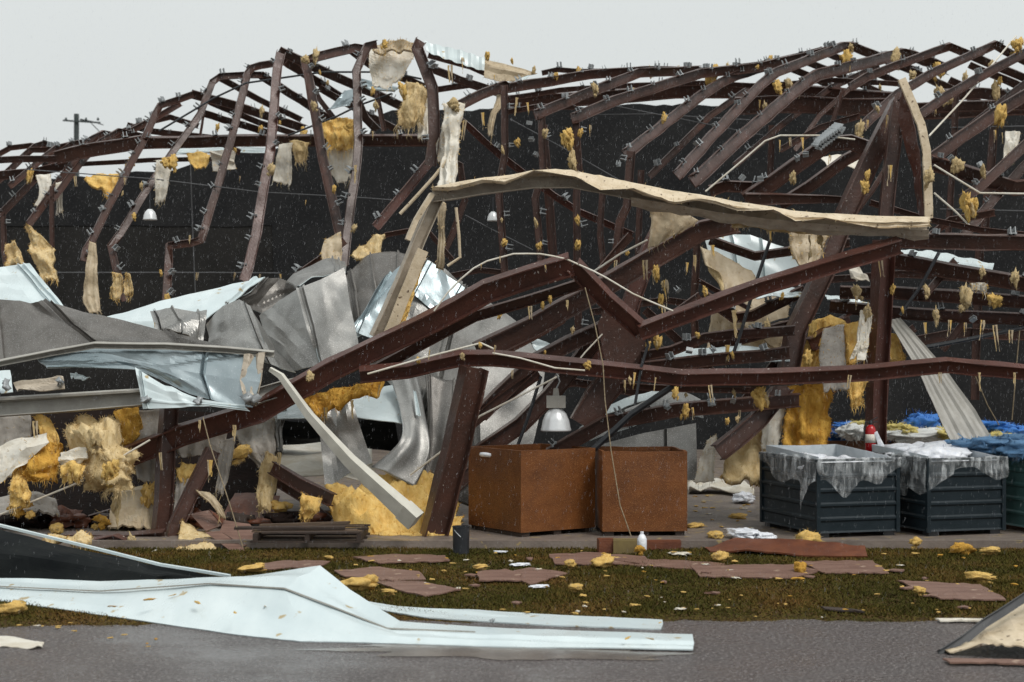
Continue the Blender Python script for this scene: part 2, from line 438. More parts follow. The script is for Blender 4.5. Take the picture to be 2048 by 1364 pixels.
def sheet(name, rows, front, back, label=None, cat=None, group=None, ribs=(), ribh=.045, smooth=False, nz=.02, nscale=2.0,
          thick=.006, sub=7, ragged=0.0, fibres=0, fib_mat=None, fold=0.0, foldn=5, corr=0, corrh=.02, zmin=None, parent=None,
          edge=None, flen=.12, kind=None, crease=0, crh=.07, wob=0.0):
    G = [[p if isinstance(p, Vector) else P(*p) for p in r] for r in rows]
    nr, ncol = len(G), len(G[0])
    seed = rnd.uniform(0, 100)
    def ev(u, v):
        x = min(max(u, 0), 1) * (ncol - 1); y = min(max(v, 0), 1) * (nr - 1)
        i = min(int(x), ncol - 2) if ncol > 1 else 0; j = min(int(y), nr - 2)
        fx, fy = x - i, y - j
        if smooth:
            def rowv(r):
                g = G[r]
                return catmull(g[max(i - 1, 0)], g[i], g[i + 1], g[min(i + 2, ncol - 1)], fx)
            return catmull(rowv(max(j - 1, 0)), rowv(j), rowv(j + 1), rowv(min(j + 2, nr - 1)), fy)
        return G[j][i].lerp(G[j][i + 1], fx).lerp(G[j + 1][i].lerp(G[j + 1][i + 1], fx), fy)
    us = [i / ((ncol - 1) * sub) for i in range((ncol - 1) * sub + 1)]
    if corr: us = [i / (corr * 4) for i in range(corr * 4 + 1)]
    lift = {}
    for r in ribs:
        for du, hh in ((-.016, 0), (-.008, 1), (.008, 1), (.016, 0)):
            q = r + du
            if 0 <= q <= 1: us.append(q); lift[q] = hh
    us = sorted(set(us))
    vs_ = [i / ((nr - 1) * sub) for i in range((nr - 1) * sub + 1)]
    if ragged:
        rag = [ragged * (noise.noise(Vector((u * 9 + seed, seed, 0))) + .6 * noise.noise(Vector((u * 31 + seed, seed, 3)))) for u in us]
    def rawn(u, v):
        return (ev(min(u + .01, 1), v) - ev(max(u - .01, 0), v)).cross(ev(u, min(v + .01, 1)) - ev(u, max(v - .01, 0)))
    SG = sum(1 if rawn(a, b).dot(Vector((0, 0, CAMZ)) - ev(a, b)) > 0 else -1 for a in (.1, .3, .5, .7, .9) for b in (.1, .3, .5, .7, .9))
    SG = 1 if SG >= 0 else -1
    lr = random.Random(int(seed * 1000))
    creases = [(lr.uniform(0, 1), lr.uniform(0, 1), lr.uniform(0, math.pi), lr.uniform(.06, .3), lr.choice((-1, 1, 1)) * lr.uniform(.4, 1)) for _ in range(crease)]
    A, N = [], []
    for v in vs_:
        ra, rn = [], []
        for k, u in enumerate(us):
            vv = v
            if ragged: vv = v * (1 + min(.0, rag[k]) if v > .0 else 1)
            p = ev(u, vv)
            du = ev(u + .01, vv) - ev(u - .01, vv); dv = ev(u, vv + .01) - ev(u, vv - .01)
            nn = du.cross(dv)
            nn = nn.normalized() if nn.length > 1e-9 else Vector((0, -1, 0))
            nn = nn * SG
            q0 = Vector((p.x * nscale + seed, p.y * nscale, p.z * nscale))
            q = p + nn * (nz * (noise.fractal(q0, 1.0, 2.0, 3) + (0 if smooth else 1.1 * (.25 - abs(noise.noise(q0 * 1.7 + Vector((9, 3, seed))))))))
            for cu, cv, ca, cw, ch in creases:               # sharp dents where the metal folded
                dd = abs((u - cu) * math.cos(ca) + (v - cv) * math.sin(ca)) / cw
                if dd < 1: q += nn * (crh * ch * (1 - dd))
            if wob: q += Vector((noise.noise(Vector((p.x * 4, p.z * 4, seed))), 0, noise.noise(Vector((p.x * 4, p.z * 4, seed + 7))))) * wob + Vector((noise.noise(Vector((p.x * 13, p.z * 13, seed))), 0, noise.noise(Vector((p.x * 13, p.z * 13, seed + 7))))) * wob * .4
            if fold: q += nn * (fold * math.sin(u * foldn * 6.283 + 2 * noise.noise(Vector((u * 3, v * 2, seed)))) * min(1, .25 + v))
            if u in lift: q += nn * (ribh * lift[u])
            if corr: q += nn * (corrh * (1, 1, -1, -1)[int(round(u * corr * 4)) % 4])
            if zmin is not None and q.z < zmin: q.z = zmin + rnd.uniform(0, .004)
            ra.append(q); rn.append(nn)
        A.append(ra); N.append(rn)
    nu, nv = len(us), len(vs_)
    mb = MB()
    top = [A[j][i] for j in range(nv) for i in range(nu)]
    bot = [A[j][i] - N[j][i] * thick for j in range(nv) for i in range(nu)]
    o = nu * nv
    fs, ms = [], []
    for j in range(nv - 1):
        for i in range(nu - 1):
            a, b, c, d = j * nu + i, j * nu + i + 1, (j + 1) * nu + i + 1, (j + 1) * nu + i
            fs += [(a, b, c), (a, c, d), (o + c, o + b, o + a), (o + d, o + c, o + a)]; ms += [0, 0, 1, 1]
    for i in range(nu - 1):
        fs.append((i, o + i, o + i + 1, i + 1)); ms.append(2 if edge else 0)
        a = (nv - 1) * nu + i
        fs.append((a + 1, o + a + 1, o + a, a)); ms.append(2 if edge else 0)
    for j in range(nv - 1):
        a = j * nu; fs.append((a + nu, o + a + nu, o + a, a)); ms.append(2 if edge else 0)
        a = j * nu + nu - 1; fs.append((a, o + a, o + a + nu, a + nu)); ms.append(2 if edge else 0)
    mb.add(top + bot, fs, ms)
    mats = [front, back, edge or front, fib_mat or front]
    for fi in range(int(fibres * 7)):
        hang = fi % 26 == 0
        j = nv - 1 if hang else rnd.randrange(nv)
        i_ = rnd.choice((0, nu - 1)) if (not hang and rnd.random() < .2) else rnd.randrange(nu)
        p = A[j][i_]
        if hang:
            ln = flen * rnd.uniform(.2, .9); d = Vector((rnd.uniform(-.5, .5), rnd.uniform(-.5, .1), -1)).normalized() * ln
        else:
            ln = rnd.uniform(.02, .065); d = (N[j][i_] * rnd.uniform(.2, 1) + Vector((rnd.uniform(-1, 1), rnd.uniform(-.6, .3), rnd.uniform(-1.1, .7)))).normalized() * ln
        wd = rnd.uniform(.0015, .004)
        sv = Vector((wd, rnd.uniform(-wd, wd), rnd.uniform(-wd, wd)))
        m1 = p + d * .5 + Vector((rnd.uniform(-.25, .25), 0, rnd.uniform(-.2, .2))) * ln
        mb.add([p - sv, p + sv, m1 + sv * .7, m1 - sv * .7, p + d], [(0, 1, 2, 3), (3, 2, 4)], 3 if rnd.random() < .6 else 0)
    ob = mb.build(name, mats, parent, smooth=True)
    if not smooth: ob.data.set_sharp_from_angle(angle=R(11))
    return tag(ob, label, cat, group, kind)

import bmesh
def lump_mesh(name, seed, mats, squash=(1, 1, 1), amp=.45, fib=50, flen=.8, hang=.8, sub=3, fw=.03, curl=.3, fuzz=0):
    bm = bmesh.new()
    bmesh.ops.create_icosphere(bm, subdivisions=sub, radius=1)
    vs = []
    for v in bm.verts:
        c = v.co.copy()
        k = 1 + amp * noise.fractal(c * 1.6 + Vector((seed * 7.1, seed * 2.3, seed * .7)), .9, 2.1, 4) + amp * .35 * noise.noise(c * 3.7 + Vector((seed, 5, 2))) + .25 * amp * noise.noise(c * 7 + Vector((0, seed * 3.3, 0)))
        q = Vector((c.x * squash[0], c.y * squash[1], c.z * squash[2])) * max(.2, k)
        vs.append(q)
    fs = [[w.index for w in f.verts] for f in bm.faces]
    bm.free()
    mb = MB(); mb.add(vs, fs, 0)
    r = random.Random(seed)
    if fuzz:
        for q in range(3):                                     # two or three torn lobes, so that the wad has no single outline
            c0 = Vector((r.uniform(-.7, .7), r.uniform(-.3, .3), r.uniform(-.9, .6))); k0 = r.uniform(.3, .6)
            sh_ = Vector((r.uniform(.5, 1.3), r.uniform(.5, 1), r.uniform(.6, 1.5)))
            src = list(vs[:642])
            mb.add([Vector((v.x * sh_.x, v.y * sh_.y, v.z * sh_.z)) * k0 + c0 for v in src[::1]], fs, 0 if q else len(mats) - 1)
        allv = list(mb.v)
        for _ in range(fuzz):
            p = Vector(allv[r.randrange(len(allv))])
            d = (p.normalized() * .6 + Vector((r.uniform(-1, 1), r.uniform(-1, 1), r.uniform(-1, .8)))).normalized() * r.uniform(.08, .32)
            sv = Vector((r.uniform(-1, 1), r.uniform(-1, 1), r.uniform(-1, 1))).normalized() * r.uniform(.006, .018)
            mb.add([p - sv, p + sv, p + d], [(0, 1, 2)], r.choice([0, len(mats) - 1]))
    for _ in range(fib):
        p = vs[r.randrange(len(vs))]
        out = p.normalized()
        d = (out * r.uniform(.2, 1) + Vector((0, 0, -hang)) + Vector((r.uniform(-curl, curl), r.uniform(-curl, curl), r.uniform(-curl, curl)))).normalized() * flen * r.uniform(.3, 1.2)
        s = Vector((r.uniform(-1, 1), r.uniform(-1, 1), r.uniform(-.3, .3))).normalized() * fw * r.uniform(.4, 1.2)
        m1 = p * .9 + d * .5 + Vector((r.uniform(-curl, curl), r.uniform(-curl, curl), r.uniform(-curl, curl))) * flen * .4
        e = p * .9 + d
        mb.add([p * .9 - s, p * .9 + s, m1 + s * .8, m1 - s * .8, e], [(0, 1, 2, 3), (3, 2, 4)], r.choice([0, len(mats) - 1]))
    me = bpy.data.meshes.new(name)
    me.from_pydata(mb.v, [], mb.f)
    for m in mats: me.materials.append(m)
    me.polygons.foreach_set('material_index', mb.m)
    me.polygons.foreach_set('use_smooth', [True] * len(mb.f))
    me.update()
    return me

HANG = [lump_mesh('tuft', i, [[YEL, TAN], [TAN, VINYLT], [YEL, YEL], [TAN, YEL]][i % 4], (.55, .45, .75), 1.0, 14, .8, .9, fw=.018, curl=.6, fuzz=420) for i in range(6)]
FLAT = [lump_mesh('scrap', 20 + i, [[YEL, YEL], [YEL, TAN], [ORA, YEL], [VINYL, YEL]][i % 4], (.9, .75, .40), .5, 10, .4, .0, fw=.02, curl=.6, fuzz=520) for i in range(6)]

def lump(name, me, px, py, Y, sizepx, label, cat, group=None, rz=None, sq=(1, 1, 1), ground=None):
    o = bpy.data.objects.new(name, me)
    p = P(px, py, Y)
    if ground is not None: p.z = ground
    link(o, None, p)
    s = sizepx * Y / FPX
    if name == 'insulation_tuft': s *= rnd.choice((.65, .8, 1, 1, 1.25, 1.5)); sq = (rnd.uniform(.7, 1.2), 1, rnd.uniform(.8, 1.5))
    o.scale = (s * sq[0], s * sq[1], s * sq[2])
    o.rotation_euler = (rnd.uniform(-.25, .25) if ground is None else 0, rnd.uniform(-.3, .3) if ground is None else 0, rnd.uniform(0, 6.28) if rz is None else rz)
    return tag(o, label, cat, group)

AUTO = []
def gy(py, z=0.0):                                   # depth at which ground of height z shows at row py
    return (CAMZ - z) * FPX / (py - HOR)

# ------------------------------------------------------------------ setting
SLAB = .10
def flat(name, pts, z, mat):
    mb = MB(); mb.add([(x, y, z) for x, y in pts], [tuple(range(len(pts)))]); o = mb.build(name, mat); o['kind'] = 'structure'; return o
flat('ground', [(-900, -60), (900, -60), (900, 1500), (-900, 1500)], 0, SOIL)
rp = [(-60, -40), (60, -40)]
edge = []
for i in range(301):
    x = 15 - 30 * i / 300
    base = 14.75 + (.0 if x > -1 else -.085 * (-1 - x))
    edge.append((x, base + .16 * noise.noise(Vector((x * 1.3, 0, 0))) + .10 * noise.noise(Vector((x * 6, 5, 0)))))
flat('road', rp + [(60, 14.7)] + edge + [(-60, 13.6)], .004, ASPH)
mb = MB(); mb.box((2, 20.3 + 11, SLAB / 2 - .2), 40, 22, SLAB + .4); tag(mb.build('floor_slab', CONC), kind='structure')

# back wall: dark cladding boards, uneven top
wall = empty('back_wall', (0, 40, 0), 'tall charcoal wall standing across the back behind all the wrecked steel', 'wall')
tops = [(-400, 352), (0, 352), (170, 354), (330, 342), (480, 302), (732, 286), (750, 236), (790, 216), (850, 224), (1000, 216), (1500, 206), (2048, 212), (2500, 214)]
def topz(px):
    for (a, b), (c, d) in zip(tops, tops[1:]):
        if a <= px <= c: return CAMZ - ((b + (d - b) * (px - a) / (c - a)) - HOR) / FPX * 40
    return 8
def wall_piece(name, m, x0px, x1px, ztop, zbot, yy, step):
    mb = MB(); vs = []; px = x0px; n = 0
    while px <= x1px:
        x = (px - 1024) / FPX * 40
        zt = ztop(px); zb = zbot(px)
        vs += [(x, yy, zb), (x, yy, zt), (x, yy + .2, zt), (x, yy + .2, zb)]; n += 1; px += step
    fs = [(4 * i + j, 4 * i + 4 + j, 4 * i + 4 + (j + 1) % 4, 4 * i + (j + 1) % 4) for i in range(n - 1) for j in range(4)]
    mb.add(vs, fs + [(0, 1, 2, 3), (4 * n - 1, 4 * n - 2, 4 * n - 3, 4 * n - 4)]); mb.build(name, m, wall)
zsill = CAMZ - (452 - HOR) / FPX * 40
wall_piece('cladding', WALLM, -384, 2460, lambda p: topz(p) + .10 * noise.noise(Vector((p * .013, 0, 0))) + .05 * noise.noise(Vector((p * .06, 3, 0))), lambda p: zsill + .05 * noise.noise(Vector((p * .01, 9, 0))) if p < 560 else 0, 40, 16)
wall_piece('lower_wall', WALLB, -384, 560, lambda p: zsill + .05 * noise.noise(Vector((p * .01, 9, 0))), lambda p: 0, 40.02, 16)
# utility pole far behind
up = empty('utility_pole', (P(152, 0, 75).x, 75, 0), 'distant dark utility pole with a thin crossarm above the left roofline', 'utility pole')
mb = MB(); mb.lathe((P(153, 0, 75).x, 75, 0), [(.17, 0), (.12, CAMZ - (228 - HOR) / FPX * 75)], 10); mb.build('pole', POLEM, up)
mb = MB(); mb.box((P(165, 243, 75).x, 74.86, P(0, 244, 75).z), 1.75, .08, .07, 0, 0, (0, .06, 0)); mb.build('crossarm', POLEM, up)
for q in (132, 172, 196):
    mb = MB(); mb.lathe(P(q, 241, 74.86), [(.05, 0), (.06, .06), (.03, .14)], 8); mb.build('insulator', POLEM, up)
mb = MB(); sweep(mb, [P(160, 240, 75), P(178, 242, 75), P(198, 262, 75), P(196, 268, 75)], prof_pipe(.022, 5)); mb.build('wire', BLACK, up)
mb = MB(); sweep(mb, [P(160, 238, 75), P(185, 243, 75), P(207, 250, 75)], prof_pipe(.022, 5)); mb.build('wire', BLACK, up)

# ------------------------------------------------------------------ standing steel, left
F1 = empty('building_skeleton', (-3.5, 28, SLAB), 'standing maroon roof frame of bent ribs fanning up the left side against the sky', 'building frame')
def f1(name, pts, y0, y1, h, clips=0, **k): return member(name, L(pts, y0, y1), h, parent=F1, clips=clips, **k)
f1('rib', [(-60, 412), (0, 358), (52, 309), (70, 293), (88, 287), (125, 297)], 30, 33, 13, 5)
f1('rib', [(-10, 440), (6, 424), (60, 368), (113, 312), (142, 290), (172, 284)], 29.5, 32.5, 14, 6)
f1('rib', [(58, 448), (84, 413), (129, 348), (181, 280), (207, 267), (262, 278)], 29, 32.5, 14, 6)
f1('post', [(104, 372), (103, 430), (104, 495)], 29.5, 29.5, 9)
f1('rib', [(168, 520), (172, 500), (184, 481), (232, 384), (281, 293), (310, 229), (320, 211), (355, 200), (388, 188)], 28, 31.5, 14, 10)
f1('rib', [(250, 600), (246, 580), (232, 535), (222, 492), (239, 470), (281, 400), (348, 300), (400, 229), (411, 200), (425, 164), (440, 153), (492, 150), (525, 150)], 27.5, 31.5, 14, 13)
f1('rib', [(332, 610), (335, 560), (338, 492), (381, 486), (402, 480), (432, 384), (470, 250), (495, 147), (504, 136), (520, 131), (569, 123), (600, 127)], 27, 31.5, 15, 12)
f1('rib', [(488, 560), (496, 538), (513, 465), (541, 299), (555, 134), (562, 104)], 26.5, 29, 19, 9, mat=STEEL_RED)
f1('rib', [(680, 470), (646, 320), (620, 170), (610, 121), (630, 115), (710, 96), (728, 99)], 26.5, 29.5, 18, 9)
f1('rib', [(688, 530), (698, 440), (710, 359), (717, 285), (713, 141), (735, 92), (755, 88)], 26, 28, 17, 8)
f1('post', [(861, 330), (868, 271), (865, 176), (834, 95), (842, 80)], 25, 25.4, 22, 2)
f1('brace', [(752, 454), (822, 370), (868, 312), (905, 262)], 25, 26, 18, 4, mat=STEEL_RED)
# far slope coming down to the right
f1('purlin', [(384, 188), (470, 211), (611, 258)], 31.5, 34.5, 17, 3)
f1('purlin', [(398, 224), (470, 246), (545, 268)], 32, 34.5, 14, 2)
f1('purlin', [(523, 151), (618, 211), (672, 248)], 31.5, 34, 16, 3)
f1('purlin', [(574, 126), (640, 166), (706, 210), (742, 240)], 31, 34, 16, 3)
f1('purlin', [(560, 103), (604, 123), (700, 166), (818, 218)], 29.5, 33, 18, 6)
f1('purlin', [(700, 98), (738, 127), (850, 175)], 29.5, 32, 16, 3)
f1('purlin', [(420, 204), (520, 246), (590, 268)], 33, 35, 12, 2)
f1('rafter', [(112, 316), (150, 306), (285, 284)], 30.6, 30.4, 27, 2, kind='I', wpx=14, roll=(5, 5))
f1('rafter', [(-60, 322), (40, 318), (116, 318)], 31.2, 31, 13, 2)
f1('rib', [(-60, 352), (-20, 318), (20, 296), (62, 291), (100, 300)], 31, 33, 11, 3)
f1('rib', [(20, 372), (70, 330), (112, 296), (150, 287), (188, 296)], 30.5, 33, 12, 4)
f1('rib', [(106, 398), (150, 340), (200, 284), (238, 262), (300, 276)], 29.5, 32.5, 12, 5)
f1('rib', [(-40, 470), (6, 428), (8, 500), (14, 540)], 29, 29, 12, 2)
f1('purlin', [(232, 268), (290, 246), (340, 234), (398, 252)], 32.5, 34, 11, 2)
f1('purlin', [(440, 156), (520, 200), (604, 240)], 32.5, 34.5, 12, 2)
f1('purlin', [(640, 176), (720, 222), (800, 262)], 32, 34, 13, 2)
f1('purlin', [(735, 112), (800, 150), (868, 190)], 30.5, 32.5, 13, 2)
f1('strut', [(604, 130), (640, 200), (690, 262)], 31, 31, 10)
f1('strut', [(756, 110), (752, 180), (768, 262)], 31, 31, 10)
f1('rafter', [(270, 286), (480, 281), (880, 280)], 30.4, 30.4, 22, 6, kind='I', wpx=16, roll=(14, 14))
f1('rafter', [(-60, 355), (70, 345), (160, 322)], 31.5, 31.5, 18)
f1('rafter', [(140, 330), (300, 320), (430, 318)], 31.5, 31.5, 9)
f1('rafter', [(300, 262), (420, 275), (480, 305)], 33, 33, 12)
f1('purlin', [(215, 275), (262, 262), (330, 225), (362, 206)], 32, 33, 12, 2)
f1('purlin', [(60, 300), (120, 300), (200, 280), (262, 290)], 32.5, 33, 11, 2)
f1('purlin', [(255, 250), (300, 262), (382, 276)], 33, 34, 11, 2)
f1('strut', [(410, 205), (404, 250), (398, 285)], 32, 32, 5)
f1('strut', [(713, 195), (730, 235), (756, 262)], 29, 30, 16)
f1('strut', [(706, 240), (700, 300)], 30, 30, 20)
f1('brace_rod', [(318, 262), (428, 196), (492, 166), (646, 144), (780, 144), (843, 158)], 29, 29, 4, kind='P', mat=BLACK, jit=0)
f1('brace_rod', [(576, 271), (675, 232), (717, 211), (784, 187)], 29, 29, 4, kind='P', mat=BLACK, jit=0)

# ------------------------------------------------------------------ standing steel, right
F2 = empty('building_skeleton', (4, 28, SLAB), 'gabled maroon roof frame on the right with parallel sloping ribs and ridge peaks', 'building frame')
def f2(name, pts, y0, y1, h, clips=0, **k): return member(name, L(pts, y0, y1), h, parent=F2, clips=clips, **k)
f2('purlin', [(912, 214), (960, 190), (1009, 171), (1016, 176), (1100, 163), (1178, 149), (1290, 141), (1400, 143)], 26, 30, 19, 9)
f2('purlin', [(1084, 146), (1115, 139), (1160, 143), (1300, 142), (1420, 140), (1518, 128), (1600, 110), (1645, 98)], 31, 32, 10, 8)
f2('rib', [(1072, 230), (1157, 193), (1276, 146), (1400, 140)], 25.5, 30, 19, 7)
f2('rib', [(1146, 237), (1227, 202), (1400, 147), (1520, 134), (1617, 112), (1686, 93)], 25.5, 32, 19, 11)
f2('rib', [(1252, 308), (1300, 270), (1403, 190), (1441, 166), (1472, 151), (1560, 124)], 25, 31, 20, 8)
f2('rib', [(1356, 350), (1426, 270), (1460, 234), (1521, 170), (1552, 145), (1685, 93), (1706, 93), (1760, 114), (1830, 142)], 25, 34, 19, 12)
f2('rib', [(1388, 362), (1483, 273), (1602, 172), (1634, 150), (1804, 107), (1828, 112), (1900, 140)], 25, 34, 23, 11)
f2('rib', [(1701, 174), (1731, 155), (1842, 113), (1899, 93), (1938, 109), (2060, 160)], 29, 34.5, 16, 8)
f2('rib', [(1722, 256), (1792, 190), (1868, 144), (1990, 89), (2030, 112), (2080, 136)], 27, 34, 17, 9)
f2('rib', [(1842, 228), (1891, 193), (1945, 162), (2060, 100)], 27, 31, 18, 5)
f2('rib', [(1856, 322), (1983, 232), (2070, 178)], 25.5, 28, 24, 4)
f2('rib', [(1924, 398), (1956, 376), (2070, 272)], 25, 27, 20, 3)
f2('rib', [(1930, 470), (1990, 395), (2070, 310)], 25.4, 27, 18, 2)
for a, b, c, d in ((1640, 100, 1720, 138), (1760, 112, 1880, 170), (1820, 140, 1960, 205), (1690, 120, 1800, 168), (1940, 130, 2070, 190), (1900, 160, 2070, 235), (1990, 150, 2070, 186), (1560, 128, 1690, 185), (1600, 118, 1770, 190)):
    f2('purlin', [(a, b), ((a + c) / 2, (b + d) / 2 - 2), (c, d)], 33, 35.5, 13, 2)
f2('rafter', [(1010, 205), (1200, 196), (1350, 182), (1580, 183), (1800, 200)], 33, 32, 28, 8, kind='I', wpx=18, roll=(8, 8))
f2('rafter', [(1470, 212), (1580, 208), (1700, 214), (1800, 214)], 31, 31, 34, 0, kind='I', wpx=16, roll=(5, 5))
f2('rafter', [(1890, 190), (1960, 186), (2080, 196)], 31, 31, 22, 2, kind='I', wpx=14)
f2('rafter', [(1830, 216), (2080, 208)], 32, 32, 20, 2, kind='I', wpx=14)
f2('rafter', [(1790, 210), (1850, 225), (2080, 214)], 33, 33, 26, 0, kind='I')
f2('purlin', [(1858, 324), (1940, 348), (2028, 376), (2075, 372)], 25.5, 26, 30, 4, roll=(16, 16))
f2('purlin', [(1020, 196), (1120, 180), (1240, 172), (1400, 166)], 31, 32, 10, 4)
f2('purlin', [(1400, 166), (1520, 172), (1660, 160), (1800, 168)], 31, 32, 10, 4)
f2('rib', [(1300, 352), (1352, 300), (1420, 232), (1500, 176)], 29, 32, 13, 4)
f2('rib', [(1470, 330), (1560, 252), (1660, 176), (1760, 130)], 30, 33, 12, 3)
f2('brace', [(1590, 300), (1640, 230), (1700, 176)], 30, 31, 9, 0)
f2('rib', [(1880, 300), (1960, 236), (2070, 150)], 29, 31, 12, 2)
f2('post', [(1912, 190), (1906, 330), (1896, 470)], 30, 30, 12, 0)
f2('brace', [(1661, 258), (1686, 180)], 30, 30, 9)
f2('post', [(1008, 170), (1010, 306), (1002, 352), (998, 394), (1009, 545)], 26, 26, 14, 5)
f2('post', [(1083, 232), (1086, 342), (1070, 396), (1084, 545)], 25.6, 25.6, 14, 4)
f2('post', [(1152, 240), (1158, 342), (1153, 390), (1157, 700)], 25.6, 25.6, 14, 5)
f2('post', [(1262, 302), (1254, 412), (1240, 442), (1230, 525)], 25, 25, 17, 3)
f2('post', [(1086, 250), (1100, 420), (1110, 560)], 29, 29, 17, 0)
f2('post', [(1282, 340), (1276, 520), (1272, 690)], 29, 29, 12, 0)
f2('post', [(1543, 250), (1541, 360)], 33, 33, 12, 0)
f2('post', [(1990, 240), (1968, 470)], 30, 30, 16, 0)
f2('brace', [(905, 226), (1005, 314), (1051, 349), (1107, 391), (1157, 423), (1266, 470)], 26.5, 27.5, 13, 2, mat=STEEL_RED)
f2('brace', [(880, 312), (920, 330), (930, 400), (905, 470), (870, 540)], 26.5, 26.5, 13, 0)
f2('purlin', [(868, 180), (940, 170), (1005, 190)], 31, 31, 12, 2)
f2('purlin', [(850, 132), (920, 160), (1008, 188)], 29, 31, 15, 3)
f2('purlin', [(858, 110), (940, 132), (985, 152)], 30, 31, 13, 2)
f2('purlin', [(1010, 225), (1080, 212), (1150, 215)], 31, 31, 10, 1)
for pts, Y in (([(52, 339), (310, 358), (520, 384), (720, 395), (800, 401)], 29), ([(100, 545), (420, 545), (560, 546)], 37),
               ([(1020, 238), (1132, 299), (1240, 361)], 27), ([(930, 430), (990, 462), (1066, 500)], 28), ([(1210, 208), (1333, 232), (1533, 272)], 29), ([(1900, 255), (2060, 252)], 30), ([(1880, 418), (2060, 422)], 30), ([(1150, 230), (1300, 228), (1500, 240)], 33)):
    f2('cable', pts, Y, Y, 2.2, kind='P', mat=CABM, jit=0)
f1('cable', [(381, 330), (384, 420), (386, 480), (391, 590)], 31, 31, 2.4, kind='P', mat=CABM, jit=0)

# ------------------------------------------------------------------ collapsed beams (each loose: a thing of its own)
def beam(label, pts, y0, y1, h, kind='I', clips=0, cat='steel beam', name='steel_beam', **k):
    o = member(name, L(pts, y0, y1), h, kind, clips=clips, **k)
    return tag(o, label, cat)
beam('long maroon beam sloping from a raised peak down left across the torn sheets', [(1143, 528), (1061, 553), (974, 582), (864, 643), (661, 740), (619, 765), (520, 822), (370, 868), (250, 915)], 20.6, 21.6, 42, wpx=26, roll=(22, 12), mat=STEEL_RED)
beam('thin maroon channel just beneath the long sloping beam, ending under the peak', [(1170, 565), (1060, 600), (950, 632), (840, 690), (726, 752)], 21.0, 21.4, 22, 'C', roll=(20, 20))
beam('short kinked maroon beam dropping right from the peak to the crossing', [(1146, 530), (1210, 596), (1284, 662)], 20.6, 21, 32, wpx=24, roll=(25, 25), mat=STEEL_RED)
beam('maroon beam rising right from the crossing to the leaning upright column', [(1278, 664), (1400, 618), (1520, 574), (1647, 535), (1800, 490)], 20.9, 21.4, 30, wpx=24, roll=(24, 24), mat=STEEL_RED)
beam('broad maroon beam climbing right from the sheets towards the cream gutter', [(955, 705), (1060, 655), (1160, 600), (1290, 525), (1400, 462), (1475, 445)], 22.2, 23, 40, wpx=24, roll=(14, 14))
beam('long sagging maroon beam lying level across the whole right side', [(720, 750), (816, 740), (923, 716), (984, 716), (1145, 732), (1284, 746), (1365, 756), (1520, 754), (1746, 744), (1892, 730), (2080, 748)], 20.9, 21.3, 27, wpx=24, roll=(26, 20), mat=STEEL_RED)
beam('leaning maroon front column standing on the slab left of the rust bins', [(948, 735), (912, 900), (862, 1090)], 20.7, 20.9, 48, wpx=40, roll=(25, 18), cat='steel column', name='steel_column')
beam('upright maroon column behind the slate bins with the extinguisher on it', [(1768, 480), (1762, 640), (1754, 780), (1750, 935)], 22.4, 22.6, 32, wpx=34, roll=(30, 26), cat='steel column', name='steel_column', mat=STEEL_RED)
beam('wide tilted dark column slanting down left behind the upright column', [(1800, 205), (1735, 330), (1690, 430), (1648, 545), (1592, 660), (1572, 760)], 23.6, 22.6, 36, wpx=30, roll=(12, 20), cat='steel column', name='steel_column')
beam('tall maroon column rising from the cream gutter end to the torn corner', [(1798, 205), (1782, 330), (1768, 470)], 23.2, 23, 27, wpx=24, cat='steel column', name='steel_column')
beam('maroon beam running to the right edge level with the gutter end', [(1800, 480), (1857, 482), (2080, 486)], 22.6, 22.2, 30, clips=3)
beam('maroon purlin sloping down to the right edge, topmost below the level beam', [(1784, 520), (1900, 542), (2080, 574)], 22.8, 22.3, 30, 'C', clips=3, roll=(18, 18))
beam('maroon purlin at the right edge, second below the level beam', [(1680, 584), (1782, 585), (1900, 592), (2080, 607)], 23, 22.6, 25, 'C', clips=4, roll=(18, 18))
beam('maroon purlin at the right edge, lowest of three beside the column', [(1660, 612), (1782, 624), (1900, 632), (2080, 640)], 23.2, 22.8, 24, 'C', clips=4, roll=(18, 18))
beam('bowed maroon purlin curving over white scraps left of the tilted column', [(1284, 712), (1341, 702), (1408, 676), (1470, 668), (1590, 660)], 22, 22.4, 20, 'C', clips=2, roll=(20, 20))
beam('maroon purlin with two clips just above the long level beam', [(1290, 735), (1400, 722), (1520, 712), (1580, 704)], 21.7, 22, 24, 'C', clips=3, roll=(16, 16))
beam('maroon purlin sloping up right below the black pipe, hung with wool', [(1100, 910), (1140, 885), (1210, 846), (1350, 820), (1520, 806), (1600, 800)], 21.6, 22.2, 28, 'C', clips=5, roll=(16, 16))
beam('heavy dark beam slanting down left beside the amber wool curtain', [(1436, 905), (1517, 838), (1570, 770)], 22, 22.4, 36, roll=(12, 12))
beam('maroon beam behind the raised peak running to the crossing gusset', [(960, 830), (1071, 722), (1140, 686), (1240, 640)], 22.4, 22.6, 30, roll=(14, 14))
beam('dark maroon beam running down left behind the hanging lamp', [(960, 905), (1040, 850), (1100, 790), (1160, 720), (1200, 665)], 22.6, 23, 32, roll=(12, 12))
beam('wedge of maroon web plate standing below the crossing', [(1165, 850), (1200, 790), (1250, 735), (1290, 640)], 22.2, 22.4, 56, roll=(8, 8), wpx=24)
beam('maroon stub rising from behind the gutter above the crossing', [(1180, 720), (1250, 640), (1300, 500), (1330, 440)], 23.6, 24, 34, roll=(10, 10), mat=STEEL_RED)
beam('maroon beam hanging behind the tan drape with a shallow v bend', [(1420, 480), (1510, 512), (1640, 495), (1700, 485)], 24.6, 24.6, 18, 'C', roll=(24, 24))
